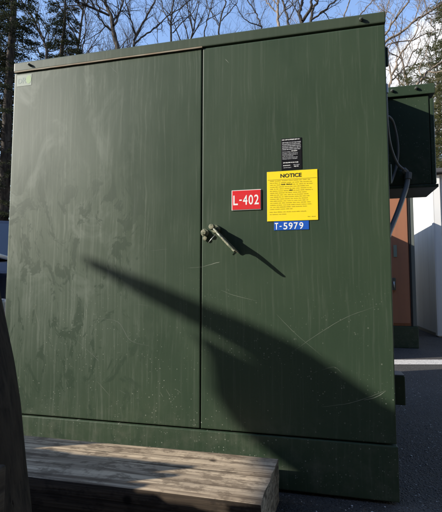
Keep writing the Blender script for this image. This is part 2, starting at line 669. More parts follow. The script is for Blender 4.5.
def rect(b, x0, x1, z0, z1, y, mt):
    b2 = bmesh.new()
    b2.faces.new([b2.verts.new(p) for p in ((x0, y, z0), (x1, y, z0), (x1, y, z1), (x0, y, z1))])
    b.merge(b2, mt)


# ------------------------------------------------------------------ ground
b = MB()
b2 = bmesh.new()
bmesh.ops.create_grid(b2, x_segments=4, y_segments=4, size=400)
b.merge(b2, M['earth'], Matrix.Translation((0, 0, -0.01)))
tag(b.build('ground'), 'brown leaf litter ground under the trees', None, None, 'structure')
b = MB()
b2 = bmesh.new()
bmesh.ops.create_grid(b2, x_segments=2, y_segments=2, size=1)
b.merge(b2, M['asphalt'], Matrix.Translation((0, 3, 0)) @ Matrix.Diagonal((14, 9.5, 1, 1)))
tag(b.build('asphalt_lot'), 'dark asphalt paving around the green cabinets', None, None, 'structure')
# parking line
b = MB()
p = [on(398, 359.6, 2, 0.004), on(445, 359.6, 2, 0.004), on(445, 365.0, 2, 0.004), on(398, 364.4, 2, 0.004)]
d1 = (p[1] - p[0]).normalized()
d2 = Vector((-d1.y, d1.x, 0))
o0 = p[3] - d1 * 2.4
wd = 0.115
wd = max(0.1, (p[0] - p[3]).dot(d2))
b2 = bmesh.new()
L = 7.0
b2.faces.new([b2.verts.new(q) for q in (o0, o0 + d1 * L, o0 + d1 * L + d2 * wd, o0 + d2 * wd)])
b.merge(b2, M['paintline'])
tag(b.build('painted_line'), 'white painted parking line on the asphalt', None, None, 'structure')

# loose grit
b = MB()
rg = random.Random(3)
mi = b.mi(M['pebble'])
for i in range(2600):
    x = rg.uniform(0.3, 2.6)
    y = rg.uniform(-0.55, 2.6)
    if -0.93 < x < 0.93 and y > -0.02: continue
    if x < 0.47 and y > -0.5: continue
    r = rg.uniform(0.0015, 0.0042) * (1.6 if rg.random() < 0.06 else 1)
    mt_ = Matrix.Translation((x, y, r * 0.35)) @ Matrix.Rotation(rg.uniform(0, 6), 4, 'Z') @ Matrix.Diagonal((rg.uniform(.8, 1.5), 1, rg.uniform(.5, .8), 1))
    b2 = bmesh.new()
    bmesh.ops.create_icosphere(b2, subdivisions=1, radius=r)
    for v in b2.verts:
        v.co *= rg.uniform(0.8, 1.15)
    for f in b2.faces:
        f.material_index = mi
    b2.transform(mt_)
    off = [b.bm.verts.new(v.co) for v in b2.verts]
    b2.verts.index_update()
    for f in b2.faces:
        nf = b.bm.faces.new([off[v.index] for v in f.verts])
        nf.material_index = mi
    b2.free()
tag(b.build('loose_grit'), 'pale grit scattered over the dark asphalt', 'grit', None, 'stuff')

# ------------------------------------------------------------------ transformer cabinet (front plane y = 0)
XL, XR, XS = -0.900, 0.902, 0.109
ZS, ZT, ZL = 0.226, 1.938, 1.990
cab = empty('transformer_cabinet', (0, 0, 0), 'large dark green steel transformer cabinet with two doors, streaked by weather', 'transformer cabinet')
DEPTH = 1.45
b = MB()
b.box(XL + 0.004, XR - 0.004, 0.03, DEPTH, ZS - 0.004, ZT + 0.01, M['paint_side'], 0.004)
b.build('tank', cab)
b = MB()
b.box(XL + 0.012, XR - 0.012, 0.012, 0.0295, ZS, ZT + 0.004, M['gap'])
b.build('gasket', cab)
# base
b = MB()
b.box(XL - 0.002, XR + 0.004, -0.007, DEPTH + 0.01, 0.012, ZS - 0.006, M['paint'], 0.004)
b.box(XL + 0.03, XR - 0.03, 0.02, DEPTH - 0.02, 0.0, 0.012, M['gap'])
base = b.build('base', cab)


def scratch_into(b, pts_px, width, mt, y):
    pts = [on(px, py, 1, 0.0) for px, py in pts_px]
    pts = bez(pts, 5) if len(pts) > 2 else [pts[0].lerp(pts[1], k / 6) for k in range(7)]
    n = len(pts)
    b2 = bmesh.new()
    rows = []
    for i, q in enumerate(pts):
        d = (pts[min(i + 1, n - 1)] - pts[max(i - 1, 0)]).normalized()
        nrm = Vector((-d.z, 0, d.x))
        t = i / (n - 1)
        wdt = width * (0.25 + 0.75 * math.sin(math.pi * min(1, max(0, t)))) * random.uniform(0.6, 1.2)
        q = q + nrm * random.uniform(-0.0006, 0.0006)
        rows.append((b2.verts.new((q.x + nrm.x * wdt / 2, y, q.z + nrm.z * wdt / 2)), b2.verts.new((q.x - nrm.x * wdt / 2, y, q.z - nrm.z * wdt / 2))))
    for r0, r1 in zip(rows, rows[1:]):
        b2.faces.new((r0[0], r1[0], r1[1], r0[1]))
    b.merge(b2, mt)


def door(name, x0, x1, z0, z1):
    b = MB()
    b2 = bmesh.new()
    us = [0.0, 0.004, 0.5, 0.996, 1.0]
    vs_ = [0.0, 0.003, 0.5, 0.997, 1.0]
    nx, nz = 4, 4
    # sheet-steel front, very slightly dished, with rolled edges
    t = 0.011
    vs = {}
    for i in range(nx + 1):
        for k in range(nz + 1):
            u, v = us[i], vs_[k]
            dish = 0.0
            vs[i, k] = b2.verts.new((x0 + 0.003 + (x1 - x0 - 0.006) * u, dish, z0 + 0.003 + (z1 - z0 - 0.006) * v))
    for i in range(nx):
        for k in range(nz):
            f = b2.faces.new((vs[i, k], vs[i + 1, k], vs[i + 1, k + 1], vs[i, k + 1]))
            f.smooth = True
    be = [e for e in b2.edges if e.is_boundary]
    for (dy, grow) in ((0.001, 0.0021), (0.003, 0.0009), (t - 0.003, 0.0)):
        r = bmesh.ops.extrude_edge_only(b2, edges=be)
        nv = [g_ for g_ in r['geom'] if isinstance(g_, bmesh.types.BMVert)]
        be = [g_ for g_ in r['geom'] if isinstance(g_, bmesh.types.BMEdge) and g_.is_boundary]
        cx, cz = (x0 + x1) / 2, (z0 + z1) / 2
        for v in nv:
            v.co.y += dy
            if grow:
                if abs(v.co.x - cx) > (x1 - x0) / 2 - 0.0045: v.co.x += math.copysign(grow, v.co.x - cx)
                if abs(v.co.z - cz) > (z1 - z0) / 2 - 0.0045: v.co.z += math.copysign(grow, v.co.z - cz)
    bmesh.ops.recalc_face_normals(b2, faces=b2.faces)
    # front must face -y
    b.merge(b2, M['paint'])
    return b


bl = door('door', XL, XS - 0.003, ZS, ZT - 0.004)
for pts, wd, k in (
        ([(62, 262), (68, 280), (75, 296)], 0.004, 'scuff'), ([(66, 286), (73, 300)], 0.003, 'scuff'),
        ([(97, 381), (110, 396)], 0.0022, 'scratch'),
        ([(119, 390), (126, 394)], 0.003, 'scuff'), ([(150, 251), (168, 249)], 0.002, 'scuff'),
        ([(74, 338), (96, 358), (98, 362)], 0.006, 'scuff'), ([(95, 318), (118, 322), (130, 340), (150, 346)], 0.005, 'scuff'),
        ([(187, 268), (202, 267)], 0.0018, 'scratch'),
        ([(176, 389), (181, 393)], 0.0025, 'scratch'), ([(160, 392), (163, 397)], 0.003, 'scratch'), ([(166, 389), (170, 396)], 0.003, 'scratch'),
        ([(34, 305), (38, 322), (40, 332)], 0.003, 'scratch'), ([(110, 66), (118, 74)], 0.004, 'scuff'), ([(135, 304), (150, 306)], 0.0015, 'scuff')):
    scratch_into(bl, pts, wd * (0.42 if k == 'scratch' else 0.6), M[k], -0.0003)
dl = bl.build('door', cab)
br = door('door', XS + 0.002, XR, ZS, ZT - 0.004)
for pts, wd in (
        ([(202, 267), (216, 263), (220, 262)], 0.0042), ([(221, 290), (233, 295), (257, 301)], 0.0014),
        ([(276, 314), (296, 334), (322, 356)], 0.0012), ([(291, 353), (318, 334), (345, 318), (377, 306)], 0.0016),
        ([(322, 407), (350, 403), (372, 396), (386, 390)], 0.0028), ([(364, 400), (376, 397), (386, 391)], 0.0045),
        ([(322, 370), (334, 367), (342, 373)], 0.0016), ([(225, 59), (229, 63)], 0.003), ([(313, 373), (318, 371)], 0.001)):
    scratch_into(br, pts, wd * 0.62, M['scratch'], -0.0003)
dr = br.build('door', cab)

# lid
b = MB()
b.box(XL - 0.004, XR + 0.004, -0.003, DEPTH + 0.012, ZT + 0.004, ZL, M['paint_lid'], 0.005)
lid = b.build('lid', cab)
# tan primer line showing below the lid on the left half
b = MB()
low = [(XL + 0.004 + (XS - XL - 0.004) * i / 24, ZT - 0.0020 - random.uniform(0, 0.0012)) for i in range(25)]
b.poly_extrude(low + [(XS, ZT + 0.0034), (XL + 0.004, ZT + 0.0034)], -0.0075, -0.002, M['primer'])
b.build('drip_edge', cab)
# bolts on the lid lip
for px, py, r in ((361, 19.5, 0.009), (29.5, 64.8, 0.0075)):
    c = on(px, py, 1, -0.006)
    b = MB()
    b.cyl((c.x, -0.004, c.z), (c.x, -0.014, c.z), r, r * 0.96, M['bolt'], 6)
    b.cyl((c.x, -0.013, c.z), (c.x, -0.019, c.z), r * 0.85, r * 0.45, M['bolt'], 14)
    b.build('lid_bolt', lid)

# hinges at the right edge of the right door
for zc in (1.80, 1.30):
    b = MB()
    b.cyl((XR + 0.006, 0.018, zc - 0.04), (XR + 0.006, 0.018, zc + 0.04), 0.007, 0.007, M['paint_side'], 12, 0.001)
    b.box(XR - 0.002, XR + 0.005, 0.016, 0.06, zc - 0.036, zc + 0.036, M['paint_side'], 0.001)
    b.build('hinge', dr)

# door handle (lever standing off the door) and its penta bolt
b = MB()
kb = Vector((0.174, 0, 1.090))
b.cyl((kb.x + 0.004, 0.002, kb.z), (kb.x + 0.002, -0.020, kb.z), 0.020, 0.018, M['olive_steel'], 20, 0.003)
E_ = Vector((0.108, 0, -0.110))                       # along the lever, parallel to the door


def hp(u, p_):
    return kb + E_ * u + Vector((0, -p_, 0))


Ed = E_.normalized()
hn = Ed.cross(Vector((0, -1, 0))).normalized()
outl = [(-0.06, 0.012), (-0.08, 0.040), (-0.03, 0.052), (0.15, 0.064), (0.32, 0.083), (0.60, 0.092), (0.90, 0.100), (1.0, 0.102), (1.02, 0.096),
        (0.95, 0.088), (0.70, 0.078), (0.52, 0.066), (0.56, 0.050), (0.74, 0.030), (0.98, 0.008), (0.96, 0.003), (0.5, 0.006)]
b2 = bmesh.new()
va = [b2.verts.new(hp(u, p_) + hn * 0.0032) for u, p_ in outl]
vb = [b2.verts.new(hp(u, p_) - hn * 0.0032) for u, p_ in outl]
b2.faces.new(va); b2.faces.new(list(reversed(vb)))
n = len(outl)
for i in range(n):
    b2.faces.new((va[i], vb[i], vb[(i + 1) % n], va[(i + 1) % n]))
bmesh.ops.recalc_face_normals(b2, faces=b2.faces)
bmesh.ops.bevel(b2, geom=[e for e in b2.edges if e.calc_face_angle(0) > 0.9], offset=0.0012, segments=2, affect='EDGES')
b.merge(b2, M['olive_steel'])
# rolled outer rim of the lever and the pivot boss
b.tube(bez([hp(-0.03, 0.050), hp(0.15, 0.064), hp(0.32, 0.083), hp(0.60, 0.092), hp(0.98, 0.101)], 4), 0.0048, M['olive_steel'], 8)
b.cyl(hp(-0.04, 0.03), hp(-0.04, 0.062), 0.0135, 0.0115, M['olive_steel'], 16, 0.002)
b.tube(bez([hp(0.1, 0.012), hp(0.4, 0.022), hp(0.7, 0.026), hp(0.97, 0.006)], 4), 0.0042, M['olive_steel'], 8)
b.build('handle', dr, 40)
b = MB()
c = Vector((0.1255, 0, 1.076))
b.cyl((c.x, 0.001, c.z), (c.x, -0.010, c.z), 0.019, 0.017, M['olive_steel'], 20, 0.002)
b.cyl((c.x, -0.009, c.z), (c.x, -0.024, c.z), 0.0125, 0.0115, M['olive_steel'], 5, 0.001)
b.cyl((c.x + 0.002, -0.006, c.z - 0.026), (c.x + 0.002, -0.012, c.z - 0.026), 0.011, 0.010, M['olive_steel'], 12, 0.001)
b.build('latch_bolt', dr, 40)
b = MB()
b.tube([(0.188, -0.050, 1.062), (0.168, -0.052, 1.040), (0.156, -0.051, 1.026)], [0.0022, 0.0022, 0.0018], M['steel'], 8)
b.build('latch_pin', dr)

# lug on the right side of the base
b = MB()
b.box(XR - 0.005, 0.992, 0.30, 0.40, 0.300, 0.430, M['paint_side'], 0.004)
b.box(XR, 0.990, 0.302, 0.398, 0.4305, 0.436, M['frame_grey'], 0.002)
b.build('jacking_pad', cab)
# cooling panels at the rear of the tank
b = MB()
for i in range(9):
    x = -0.72 + i * 0.18
    b.box(x - 0.02, x + 0.02, DEPTH - 0.005, DEPTH + 0.22, 0.45, 1.7, M['paint_side'], 0.006)
b.build('cooling_fins', cab)

# ------------------------------------------------------------------ signs on the right door


def plate(b, x0, x1, z0, z1, mt, thick, y0=-0.0003, bevel=0.001, rot=0.0):
    b.box(x0, x1, y0 - thick, y0, z0, z1, mt, bevel)


b = MB()
y0 = -0.0003
plate(b, 0.248, 0.378, 1.171, 1.260, M['white_ink'], 0.004)
plate(b, 0.2505, 0.3755, 1.1735, 1.2575, M['red'], 0.0012, y0 - 0.0042, 0.0004)
yy = y0 - 0.0042 - 0.0012 - 0.0004
for s, a, c in (('L', 0.2555, 0.2760), ('-', 0.2825, 0.2935), ('4', 0.2985, 0.3185), ('0', 0.3235, 0.3435), ('2', 0.3485, 0.3685)):
    if s == '-':
        rect(b, a, c, 1.2115, 1.2175, yy, M['white_ink'])
    else:
        b.merge(text_bm(s, a, c, 1.1935, 1.2365, yy), M['white_ink'])
tag(b.build('number_sign'), 'red sign reading L-402 on the right green door', 'sign')

b = MB()
x0, x1, z0, z1 = 0.404, 0.618, 1.117, 1.334
plate(b, x0, x1, z0, z1, M['yellow'], 0.0022)
yy = y0 - 0.0022 - 0.0005
W_, H_ = x1 - x0, z1 - z0
b.merge(text_bm('NOTICE', x0 + 0.27 * W_, x0 + 0.69 * W_, z1 - 0.135 * H_, z1 - 0.055 * H_, yy, 0.032), M['black_ink'])
rect(b, x0 + 0.015 * W_, x1 - 0.015 * W_, z1 - 0.172 * H_, z1 - 0.165 * H_, yy, M['faint_ink'])
rs = random.Random(11)
lines = [(0.20 + 0.0405 * i, 0.06, 0.90) for i in range(15)]
lines += [(0.825, 0.05, 0.78), (0.87, 0.05, 0.38), (0.935, 0.80, 0.95)]
for i, (f, a, e) in enumerate(lines):
    if i == 14: e = 0.50
    elif i < 14: e = rs.uniform(0.80, 0.92)
    x = a
    k = 0
    while x < e - 0.02:
        wl = min(rs.uniform(0.03, 0.12), e - x)
        bold = (i == 2 and 0.28 < x < 0.45) or (i == 5 and 0.38 < x < 0.5)
        h = 0.0052 if bold else 0.0030
        zc = z1 - f * H_
        # a word: a few letter-height strokes
        xs = x
        while xs < x + wl:
            sw = rs.uniform(0.006, 0.014)
            hh = h * rs.uniform(0.6, 1.0)
            rect(b, x0 + xs * W_, x0 + min(xs + sw, x + wl) * W_, zc, zc + hh, yy, M['black_ink'] if bold else M['faint_ink'])
            xs += sw + 0.004
        x += wl + rs.uniform(0.012, 0.02)
tag(b.build('notice_sign'), 'square yellow sign headed NOTICE in black over small print', 'sign')

b = MB()
plate(b, 0.433, 0.580, 1.0775, 1.1155, M['blue'], 0.0015)
yy = y0 - 0.0015 - 0.0005
for s, a, c in (('T', 0.436, 0.451), ('-', 0.4565, 0.4655), ('5', 0.473, 0.490), ('9', 0.495, 0.512), ('7', 0.517, 0.534), ('9', 0.5395, 0.5565)):
    if s == '-':
        rect(b, a, c, 1.0920, 1.0960, yy, M['white_ink'])
    else:
        b.merge(text_bm(s, a, c, 1.0805, 1.1095, yy), M['white_ink'])
tag(b.build('tag_sign'), 'narrow blue strip reading T-5979 under the yellow sign', 'sign')

b = MB()
x0, x1, z0, z1 = 0.466, 0.554, 1.3385, 1.477
plate(b, x0, x1, z0, z1, M['black'], 0.0015)
yy = y0 - 0.0015 - 0.0005
W_, H_ = x1 - x0, z1 - z0
rs = random.Random(5)


def textline(f, a, e, h, mt, words=4):
    x = a
    while x < e:
        sw = rs.uniform(0.012, 0.045)
        rect(b, x0 + x * W_, x0 + min(x + sw, e) * W_, z1 - f * H_ - h * rs.uniform(.7, 1), z1 - f * H_, yy, mt)
        x += sw + rs.uniform(0.008, 0.03)


textline(0.03, 0.05, 0.9, 0.0045, M['white_ink'])
for i in range(5):
    textline(0.12 + 0.055 * i, 0.06, 0.95, 0.0048, M['grey_ink'])
textline(0.40, 0.5, 0.78, 0.004, M['white_ink'])
for i, e in enumerate((0.45, 0.8, 0.82, 0.6, 0.8, 0.78)):
    textline(0.42 + 0.045 * i, 0.06, e, 0.0032, M['grey_ink'])
textline(0.76, 0.10, 0.82, 0.0045, M['white_ink'])
textline(0.85, 0.10, 0.45, 0.004, M['white_ink'])
textline(0.92, 0.12, 0.5, 0.0035, M['grey_ink'])
textline(0.84, 0.60, 0.88, 0.004, M['grey_ink'])
textline(0.89, 0.62, 0.85, 0.004, M['white_ink'])
tag(b.build('data_label'), 'small black label with white print above the yellow notice', 'label')

b = MB()
x0, x1, z0, z1 = -0.884, -0.797, 1.862, 1.921
plate(b, x0, x1, z0, z1, M['sticker'], 0.0006, bevel=0.0)
yy = y0 - 0.0006 - 0.0004
b.merge(text_bm('D', x0 + 0.008, x0 + 0.031, z0 + 0.014, z1 - 0.018, yy), M['sticker_teal'])
b.merge(text_bm('R', x0 + 0.034, x0 + 0.057, z0 + 0.014, z1 - 0.014, yy), M['sticker_teal'])
b2 = bmesh.new()
bmesh.ops.create_circle(b2, cap_ends=True, segments=24, radius=0.5)
b2.transform(Matrix.Translation((x1 - 0.017, yy, (z0 + z1) / 2 + 0.002)) @ Matrix.Rotation(math.pi / 2, 4, 'X') @ Matrix.Diagonal((0.030, 0.044, 1, 1)))
b.merge(b2, M['sticker_green'])
tag(b.build('faded_sticker'), 'faded pale sticker with green lettering in the upper corner of the left door', 'sticker')

# ------------------------------------------------------------------ side box with conduits
BY = 0.715
sb = empty('junction_box', (1.085, BY + 0.14, 1.39), 'smaller green steel box fixed high beside the cabinet, mostly in shade', 'electrical box')


def local(o, b, name, smooth=None, parent=None, base=None):
    bs = Vector(base if base is not None else o.location)
    b.bm.transform(Matrix.Translation(-bs))
    return b.build(name, parent or o, smooth)


bx0, bx1 = XR + 0.012, 1.262
b = MB()
b.box(bx0, bx1 - 0.028, BY, BY + 0.27, 1.412, 1.922, M['paint_side'], 0.004)
b.box(bx1 - 0.0255, bx1, BY + 0.004, BY + 0.27, 1.412, 1.905, M['paint_side'], 0.008, 3)
local(sb, b, 'body')
b = MB()
b.box(bx0 - 0.004, bx1 + 0.004, BY - 0.012, BY + 0.285, 1.926, 1.985, M['paint_side'], 0.004)
local(sb, b, 'lid')
b = MB()
b.box(bx0 - 0.002, bx1 + 0.006, BY - 0.006, BY + 0.275, 1.392, 1.409, M['paint_side'], 0.003)
local(sb, b, 'bottom_flange')
for px, py in ((392, 91), (416, 88.5)):
    c = on(px, py, 1, BY - 0.012)
    b = MB()
    b.cyl((c.x, BY - 0.010, c.z), (c.x, BY - 0.022, c.z), 0.010, 0.009, M['bolt'], 6)
    b.cyl((c.x, BY - 0.021, c.z), (c.x, BY - 0.027, c.z), 0.008, 0.004, M['bolt'], 12)
    local(sb, b, 'lid_bolt')
for i in range(2):
    b = MB()
    b.box(XR - 0.003, bx0 + 0.002, BY + 0.05, BY + 0.2, 1.47 + i * 0.33, 1.55 + i * 0.33, M['paint_side'], 0.002)
    local(sb, b, 'mounting_bracket')


def px_path(pts, y):
    return bez([on(px, py, 1, yv) for (px, py), yv in zip(pts, y)], 7)


def ribbed(pts, r):
    """flexible conduit: a tube with small rings"""
    res, rad = [], []
    L = 0
    for i in range(len(pts) - 1):
        seg = (pts[i + 1] - pts[i])
        n = max(2, int(seg.length / 0.004))
        for k in range(n):
            res.append(pts[i] + seg * (k / n))
            rad.append(r * (1.0 if len(res) % 2 else 0.90))
    res.append(pts[-1]); rad.append(r)
    return res, rad


p = px_path([(385.5, 88), (386.3, 104), (387.4, 125), (390.5, 146), (397, 163), (404.5, 170.5)], (0.50, 0.52, 0.55, 0.60, 0.65, 0.68))
b = MB()
q, r = ribbed(p, 0.0085)
b.tube(q, r, M['conduit'], 10)
e0 = p[-1]
c1_ = empty('flexible_conduit', p[-1], 'thin grey flexible conduit hanging down the cabinet side to the box front', 'conduit', 'flexible conduits on the small green box')
local(c1_, b, 'hose', 180)
b = MB()
b.cyl(e0 + Vector((-0.008, 0, 0.006)), e0 + Vector((0.014, 0.02, -0.008)), 0.016, 0.016, M['conduit'], 8, 0.002)
b.cyl(e0 + Vector((0.010, 0.016, -0.006)), (e0.x + 0.02, BY + 0.004, e0.z - 0.012), 0.011, 0.011, M['conduit'], 12)
local(c1_, b, 'fitting')
b = MB()
b.cyl(p[0] + Vector((0, 0, -0.03)), p[0] + Vector((0, 0, 0.018)), 0.014, 0.014, M['white_conduit'], 10, 0.002)
b.cyl(p[0] + Vector((0, 0, 0.004)), (XR - 0.003, p[0].y, p[0].z + 0.004), 0.010, 0.010, M['white_conduit'], 10)
local(c1_, b, 'connector')

p = px_path([(388.5, 116), (393, 122), (396.8, 137), (398, 152), (396, 168), (391, 183)], (0.60, 0.66, 0.685, 0.69, 0.69, 0.66))
p = [Vector((XR - 0.002, 0.60, p[0].z + 0.002))] + p[1:]
b = MB()
q, r = ribbed(p, 0.0075)
b.tube(q, r, M['conduit'], 10)
o = b.build('flexible_conduit')
tag(o, 'thin dark conduit bowed outward behind the hanging grey conduit, against the box', 'conduit', 'flexible conduits on the small green box')
p = px_path([(408, 176), (406.5, 186), (402, 200), (396.5, 215), (390, 231), (387, 240)], (0.69, 0.675, 0.64, 0.60, 0.55, 0.52))
p = p + [Vector((p[-1].x - 0.012, 0.49, p[-1].z - 0.045)), Vector((XR - 0.004, 0.46, p[-1].z - 0.075))]
b = MB()
q, r = ribbed(p, 0.0145)
b.tube(q, r, M['conduit'], 12)
c3 = empty('flexible_conduit', p[0], 'thick grey conduit sloping from the box bottom down to the cabinet edge', 'conduit', 'flexible conduits on the small green box')
local(c3, b, 'hose', 180)
b = MB()
b.cyl(p[0] + Vector((0.002, 0.0, 0.018)), p[0] + Vector((-0.002, -0.004, -0.02)), 0.020, 0.019, M['conduit'], 8, 0.002)
b.cyl(p[0] + Vector((0, 0.002, 0.0)), (p[0].x, BY + 0.004, p[0].z + 0.012), 0.013, 0.013, M['conduit'], 12)
local(c3, b, 'fitting')

# ------------------------------------------------------------------ brown cabinet, hidden second transformer added for its shade, white shed
PY = 4.55
bc = empty('brown_cabinet', (1.0, PY, 0), 'brown steel switchgear cabinet on a dark green plinth, behind the big cabinet', 'switchgear cabinet')
b = MB(); b.box(0.95, 1.935, PY, PY + 3.8, 0.0, 0.30, M['paint_side'], 0.01); local(bc, b, 'plinth')
b = MB(); b.box(0.97, 1.868, PY + 0.03, PY + 3.75, 0.302, 2.22, M['brown_door'], 0.006); local(bc, b, 'body')
b = MB()
b.box(1.02, 1.833, PY + 0.005, PY + 0.028, 0.34, 2.18, M['brown_door'], 0.004)
bd = local(bc, b, 'door')
b = MB()
b.box(1.848, 1.866, PY + 0.012, PY + 0.029, 0.302, 2.215, M['gap'], 0.001)
local(bc, b, 'door_seal')
b = MB()
b.box(1.8695, 1.922, PY + 0.02, PY + 3.75, 0.302, 2.23, M['frame_grey'], 0.006)
local(bc, b, 'corner_post')
b = MB()
b.box(0.94, 1.96, PY - 0.03, PY + 3.8, 2.233, 2.28, M['paint_side'], 0.006)
local(bc, b, 'roof')
b = MB()
c = on(395.2, 251, 1, PY)
b.box(c.x - 0.022, c.x + 0.022, PY - 0.004, PY + 0.0045, c.z - 0.085, c.z + 0.085, M['sticker'], 0.001)
local(bc, b, 'door_label', base=(1.0, PY, 0), parent=bd)
b = MB()
c = on(393.4, 284, 1, PY)
b.box(c.x - 0.03, c.x + 0.03, PY - 0.02, PY + 0.0045, c.z - 0.085, c.z + 0.085, M['bolt'], 0.006)
b.cyl((c.x, PY - 0.018, c.z + 0.03), (c.x, PY - 0.05, c.z + 0.03), 0.014, 0.014, M['steel'], 12)
b.tube([(c.x, PY - 0.046, c.z + 0.03), (c.x, PY - 0.05, c.z - 0.06)], 0.01, M['steel'], 8)
local(bc, b, 'handle', base=(1.0, PY, 0), parent=bd)

tx = empty('transformer_cabinet', (-0.2, 3.2, 0), 'hidden second green transformer cabinet added behind the large one to cast shade', 'transformer cabinet')
b = MB(); b.box(-1.0, 0.78, 3.2, 4.35, 0.22, 1.95, M['paint_side'], 0.006); local(tx, b, 'tank')
b = MB(); b.box(-1.01, 0.79, 3.19, 4.36, 0.0, 0.217, M['paint_side'], 0.004); local(tx, b, 'base')
b = MB(); b.box(-1.01, 0.79, 3.16, 4.37, 1.953, 2.02, M['paint_side'], 0.005); local(tx, b, 'lid')
for x0, x1 in ((-0.98, -0.115), (-0.105, 0.76)):
    b = MB(); b.box(x0, x1, 3.178, 3.198, 0.24, 1.93, M['paint_side'], 0.004); local(tx, b, 'door')

WX = 2.57
sh = empty('white_shed', (4.5, 8.5, 0), 'white walled shed at the far right, its side wall half in shade', 'shed')
b = MB()
b.box(WX, 6.5, 6.12, 11.0, 0.0, 2.82, M['white_wall'], 0.004)
local(sh, b, 'wall')
b = MB()
b.box(WX - 0.012, WX + 0.10, 6.09, 6.117, 0.02, 2.80, M['white_trim'], 0.003)
b.box(WX - 0.022, WX - 0.003, 6.09, 6.20, 0.02, 2.80, M['white_trim'], 0.003)
local(sh, b, 'corner_trim')
b = MB()
b.poly_extrude([(WX - 0.10, 2.83), (6.6, 2.83), (6.6, 3.0), (WX - 0.10, 2.90)], 6.0, 11.1, M['roofing'], 0.01)
local(sh, b, 'roof')
b = MB()
b.box(WX - 0.015, WX - 0.003, 6.2, 10.9, 0.0, 0.06, M['frame_grey'], 0.002)
local(sh, b, 'skirting')
# white downpipe with dark clips at the far end
dpp = on(417.6, 250, 1, 8.4)
b = MB()
b.tube([(dpp.x, 8.4, 0.02), (dpp.x, 8.4, 2.9)], 0.035, M['white_trim'], 12)
dp = empty('downpipe', (dpp.x, 8.4, 0), 'thin white downpipe with dark clips beside the brown cabinet', 'downpipe')
local(dp, b, 'pipe')
for zc in (0.75, 1.25, 1.75, 2.3):
    b = MB()
    b.cyl((dpp.x, 8.4, zc - 0.05), (dpp.x, 8.4, zc + 0.05), 0.045, 0.045, M['gap'], 12)
    b.box(dpp.x, WX + 0.01, 8.385, 8.415, zc - 0.02, zc + 0.02, M['gap'])
    local(dp, b, 'clip')

# ------------------------------------------------------------------ timber beam
b = MB()
b2 = bmesh.new()
nx, ny, nz = 90, 14, 7
tx0, tx1, tz = -1.5, 0.452, 0.166
yb, yf = -0.073, -0.447
grid = {}


def tv(i, j, k):
    key = (i, j, k)
    if key not in grid:
        u, v, wv = i / nx, j / ny, k / nz
        x = tx0 + (tx1 - tx0) * u
        y = yf + (yb - yf) * v
        z = tz * wv
        q = Vector((x * 2.2, y * 9, z * 9))
        dsp = Vector((0, noise.noise(q) * 0.006, noise.noise(q + Vector((9, 3, 1))) * 0.0045))
        if k == 0: dsp.z = 0
        # rounded long arrises
        e = min(j, ny - j)
        if k == nz and e == 0: dsp += Vector((0, 0.004 if j == 0 else -0.004, -0.006))
        if i == nx:
            dsp.x += noise.noise(Vector((y * 20, z * 20, 2.0))) * 0.006 - (0.018 * (1 - v))
        grid[key] = b2.verts.new(Vector((x, y, z)) + dsp)
    return grid[key]


def quad(a, c, d, e, mi):
    f = b2.faces.new((a, c, d, e))
    f.material_index = mi
    f.smooth = True


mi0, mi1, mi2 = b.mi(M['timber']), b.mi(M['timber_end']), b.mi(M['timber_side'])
for i in range(nx):
    for j in range(ny):
        quad(tv(i, j, nz), tv(i + 1, j, nz), tv(i + 1, j + 1, nz), tv(i, j + 1, nz), mi0)
        quad(tv(i, j, 0), tv(i, j + 1, 0), tv(i + 1, j + 1, 0), tv(i + 1, j, 0), mi0)
    for k in range(nz):
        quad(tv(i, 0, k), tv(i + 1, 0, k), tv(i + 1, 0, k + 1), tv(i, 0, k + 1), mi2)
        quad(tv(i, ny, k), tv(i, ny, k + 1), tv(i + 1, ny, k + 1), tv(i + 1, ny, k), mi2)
for j in range(ny):
    for k in range(nz):
        quad(tv(nx, j, k), tv(nx, j + 1, k), tv(nx, j + 1, k + 1), tv(nx, j, k + 1), mi1)
        quad(tv(0, j, k), tv(0, j, k + 1), tv(0, j + 1, k + 1), tv(0, j + 1, k), mi1)
b.merge(b2, None)
o = b.build('timber_beam', None, 50)
tag(o, 'weathered grey timber beam lying along the foot of the green cabinet', 'timber')
o.location = (0, 0, 0)

# ------------------------------------------------------------------ leaning post in the near left corner, with added shade boards
FY = -0.95
fe = empty('post_and_shade_fence', (-0.3, FY, 0), 'dark leaning wooden post in the near left corner, with added unseen shading boards', 'fence')
edge = [on(px, py, 1, FY) for px, py in ((-24, 190), (-11, 247), (0, 299), (8.7, 342), (17.4, 394), (22, 433), (26, 472), (31, 512))]
edge.append(edge[-1] + Vector((0.012, 0, -0.10)))
edge.append(Vector((edge[-1].x + 0.01, FY, 0)))
pr = 0.075
view = Vector((0.62, 0.78, 0)).normalized()
perp = Vector((0.74, 0.68, 0)).normalized()
ctr = [q - perp * pr * 1.07 for q in edge]
ctr = bez(ctr, 6)
b2 = bmesh.new()
rings = []
ns = 48
for i, q in enumerate(ctr):
    ring = []
    for k in range(ns):
        a = 2 * math.pi * k / ns
        cx, sx = math.cos(a), math.sin(a)
        rr = pr * (1.0 / max(abs(cx), abs(sx))) ** 0.30
        rr += noise.noise(Vector((cx * 6, sx * 6, q.z * 2.5))) * 0.003 + noise.noise(Vector((cx * 25, sx * 25, q.z * 14))) * 0.0016
        ring.append(b2.verts.new(q + Vector((cx * rr, sx * rr, 0))))
    rings.append(ring)
for a, c in zip(rings, rings[1:]):
    for k in range(ns):
        f = b2.faces.new((a[k], a[(k + 1) % ns], c[(k + 1) % ns], c[k]))
        f.smooth = True
b2.faces.new(rings[0]); b2.faces.new(list(reversed(rings[-1])))
bmesh.ops.recalc_face_normals(b2, faces=b2.faces)
b = MB()
b.merge(b2, M['post'])
local(fe, b, 'post')
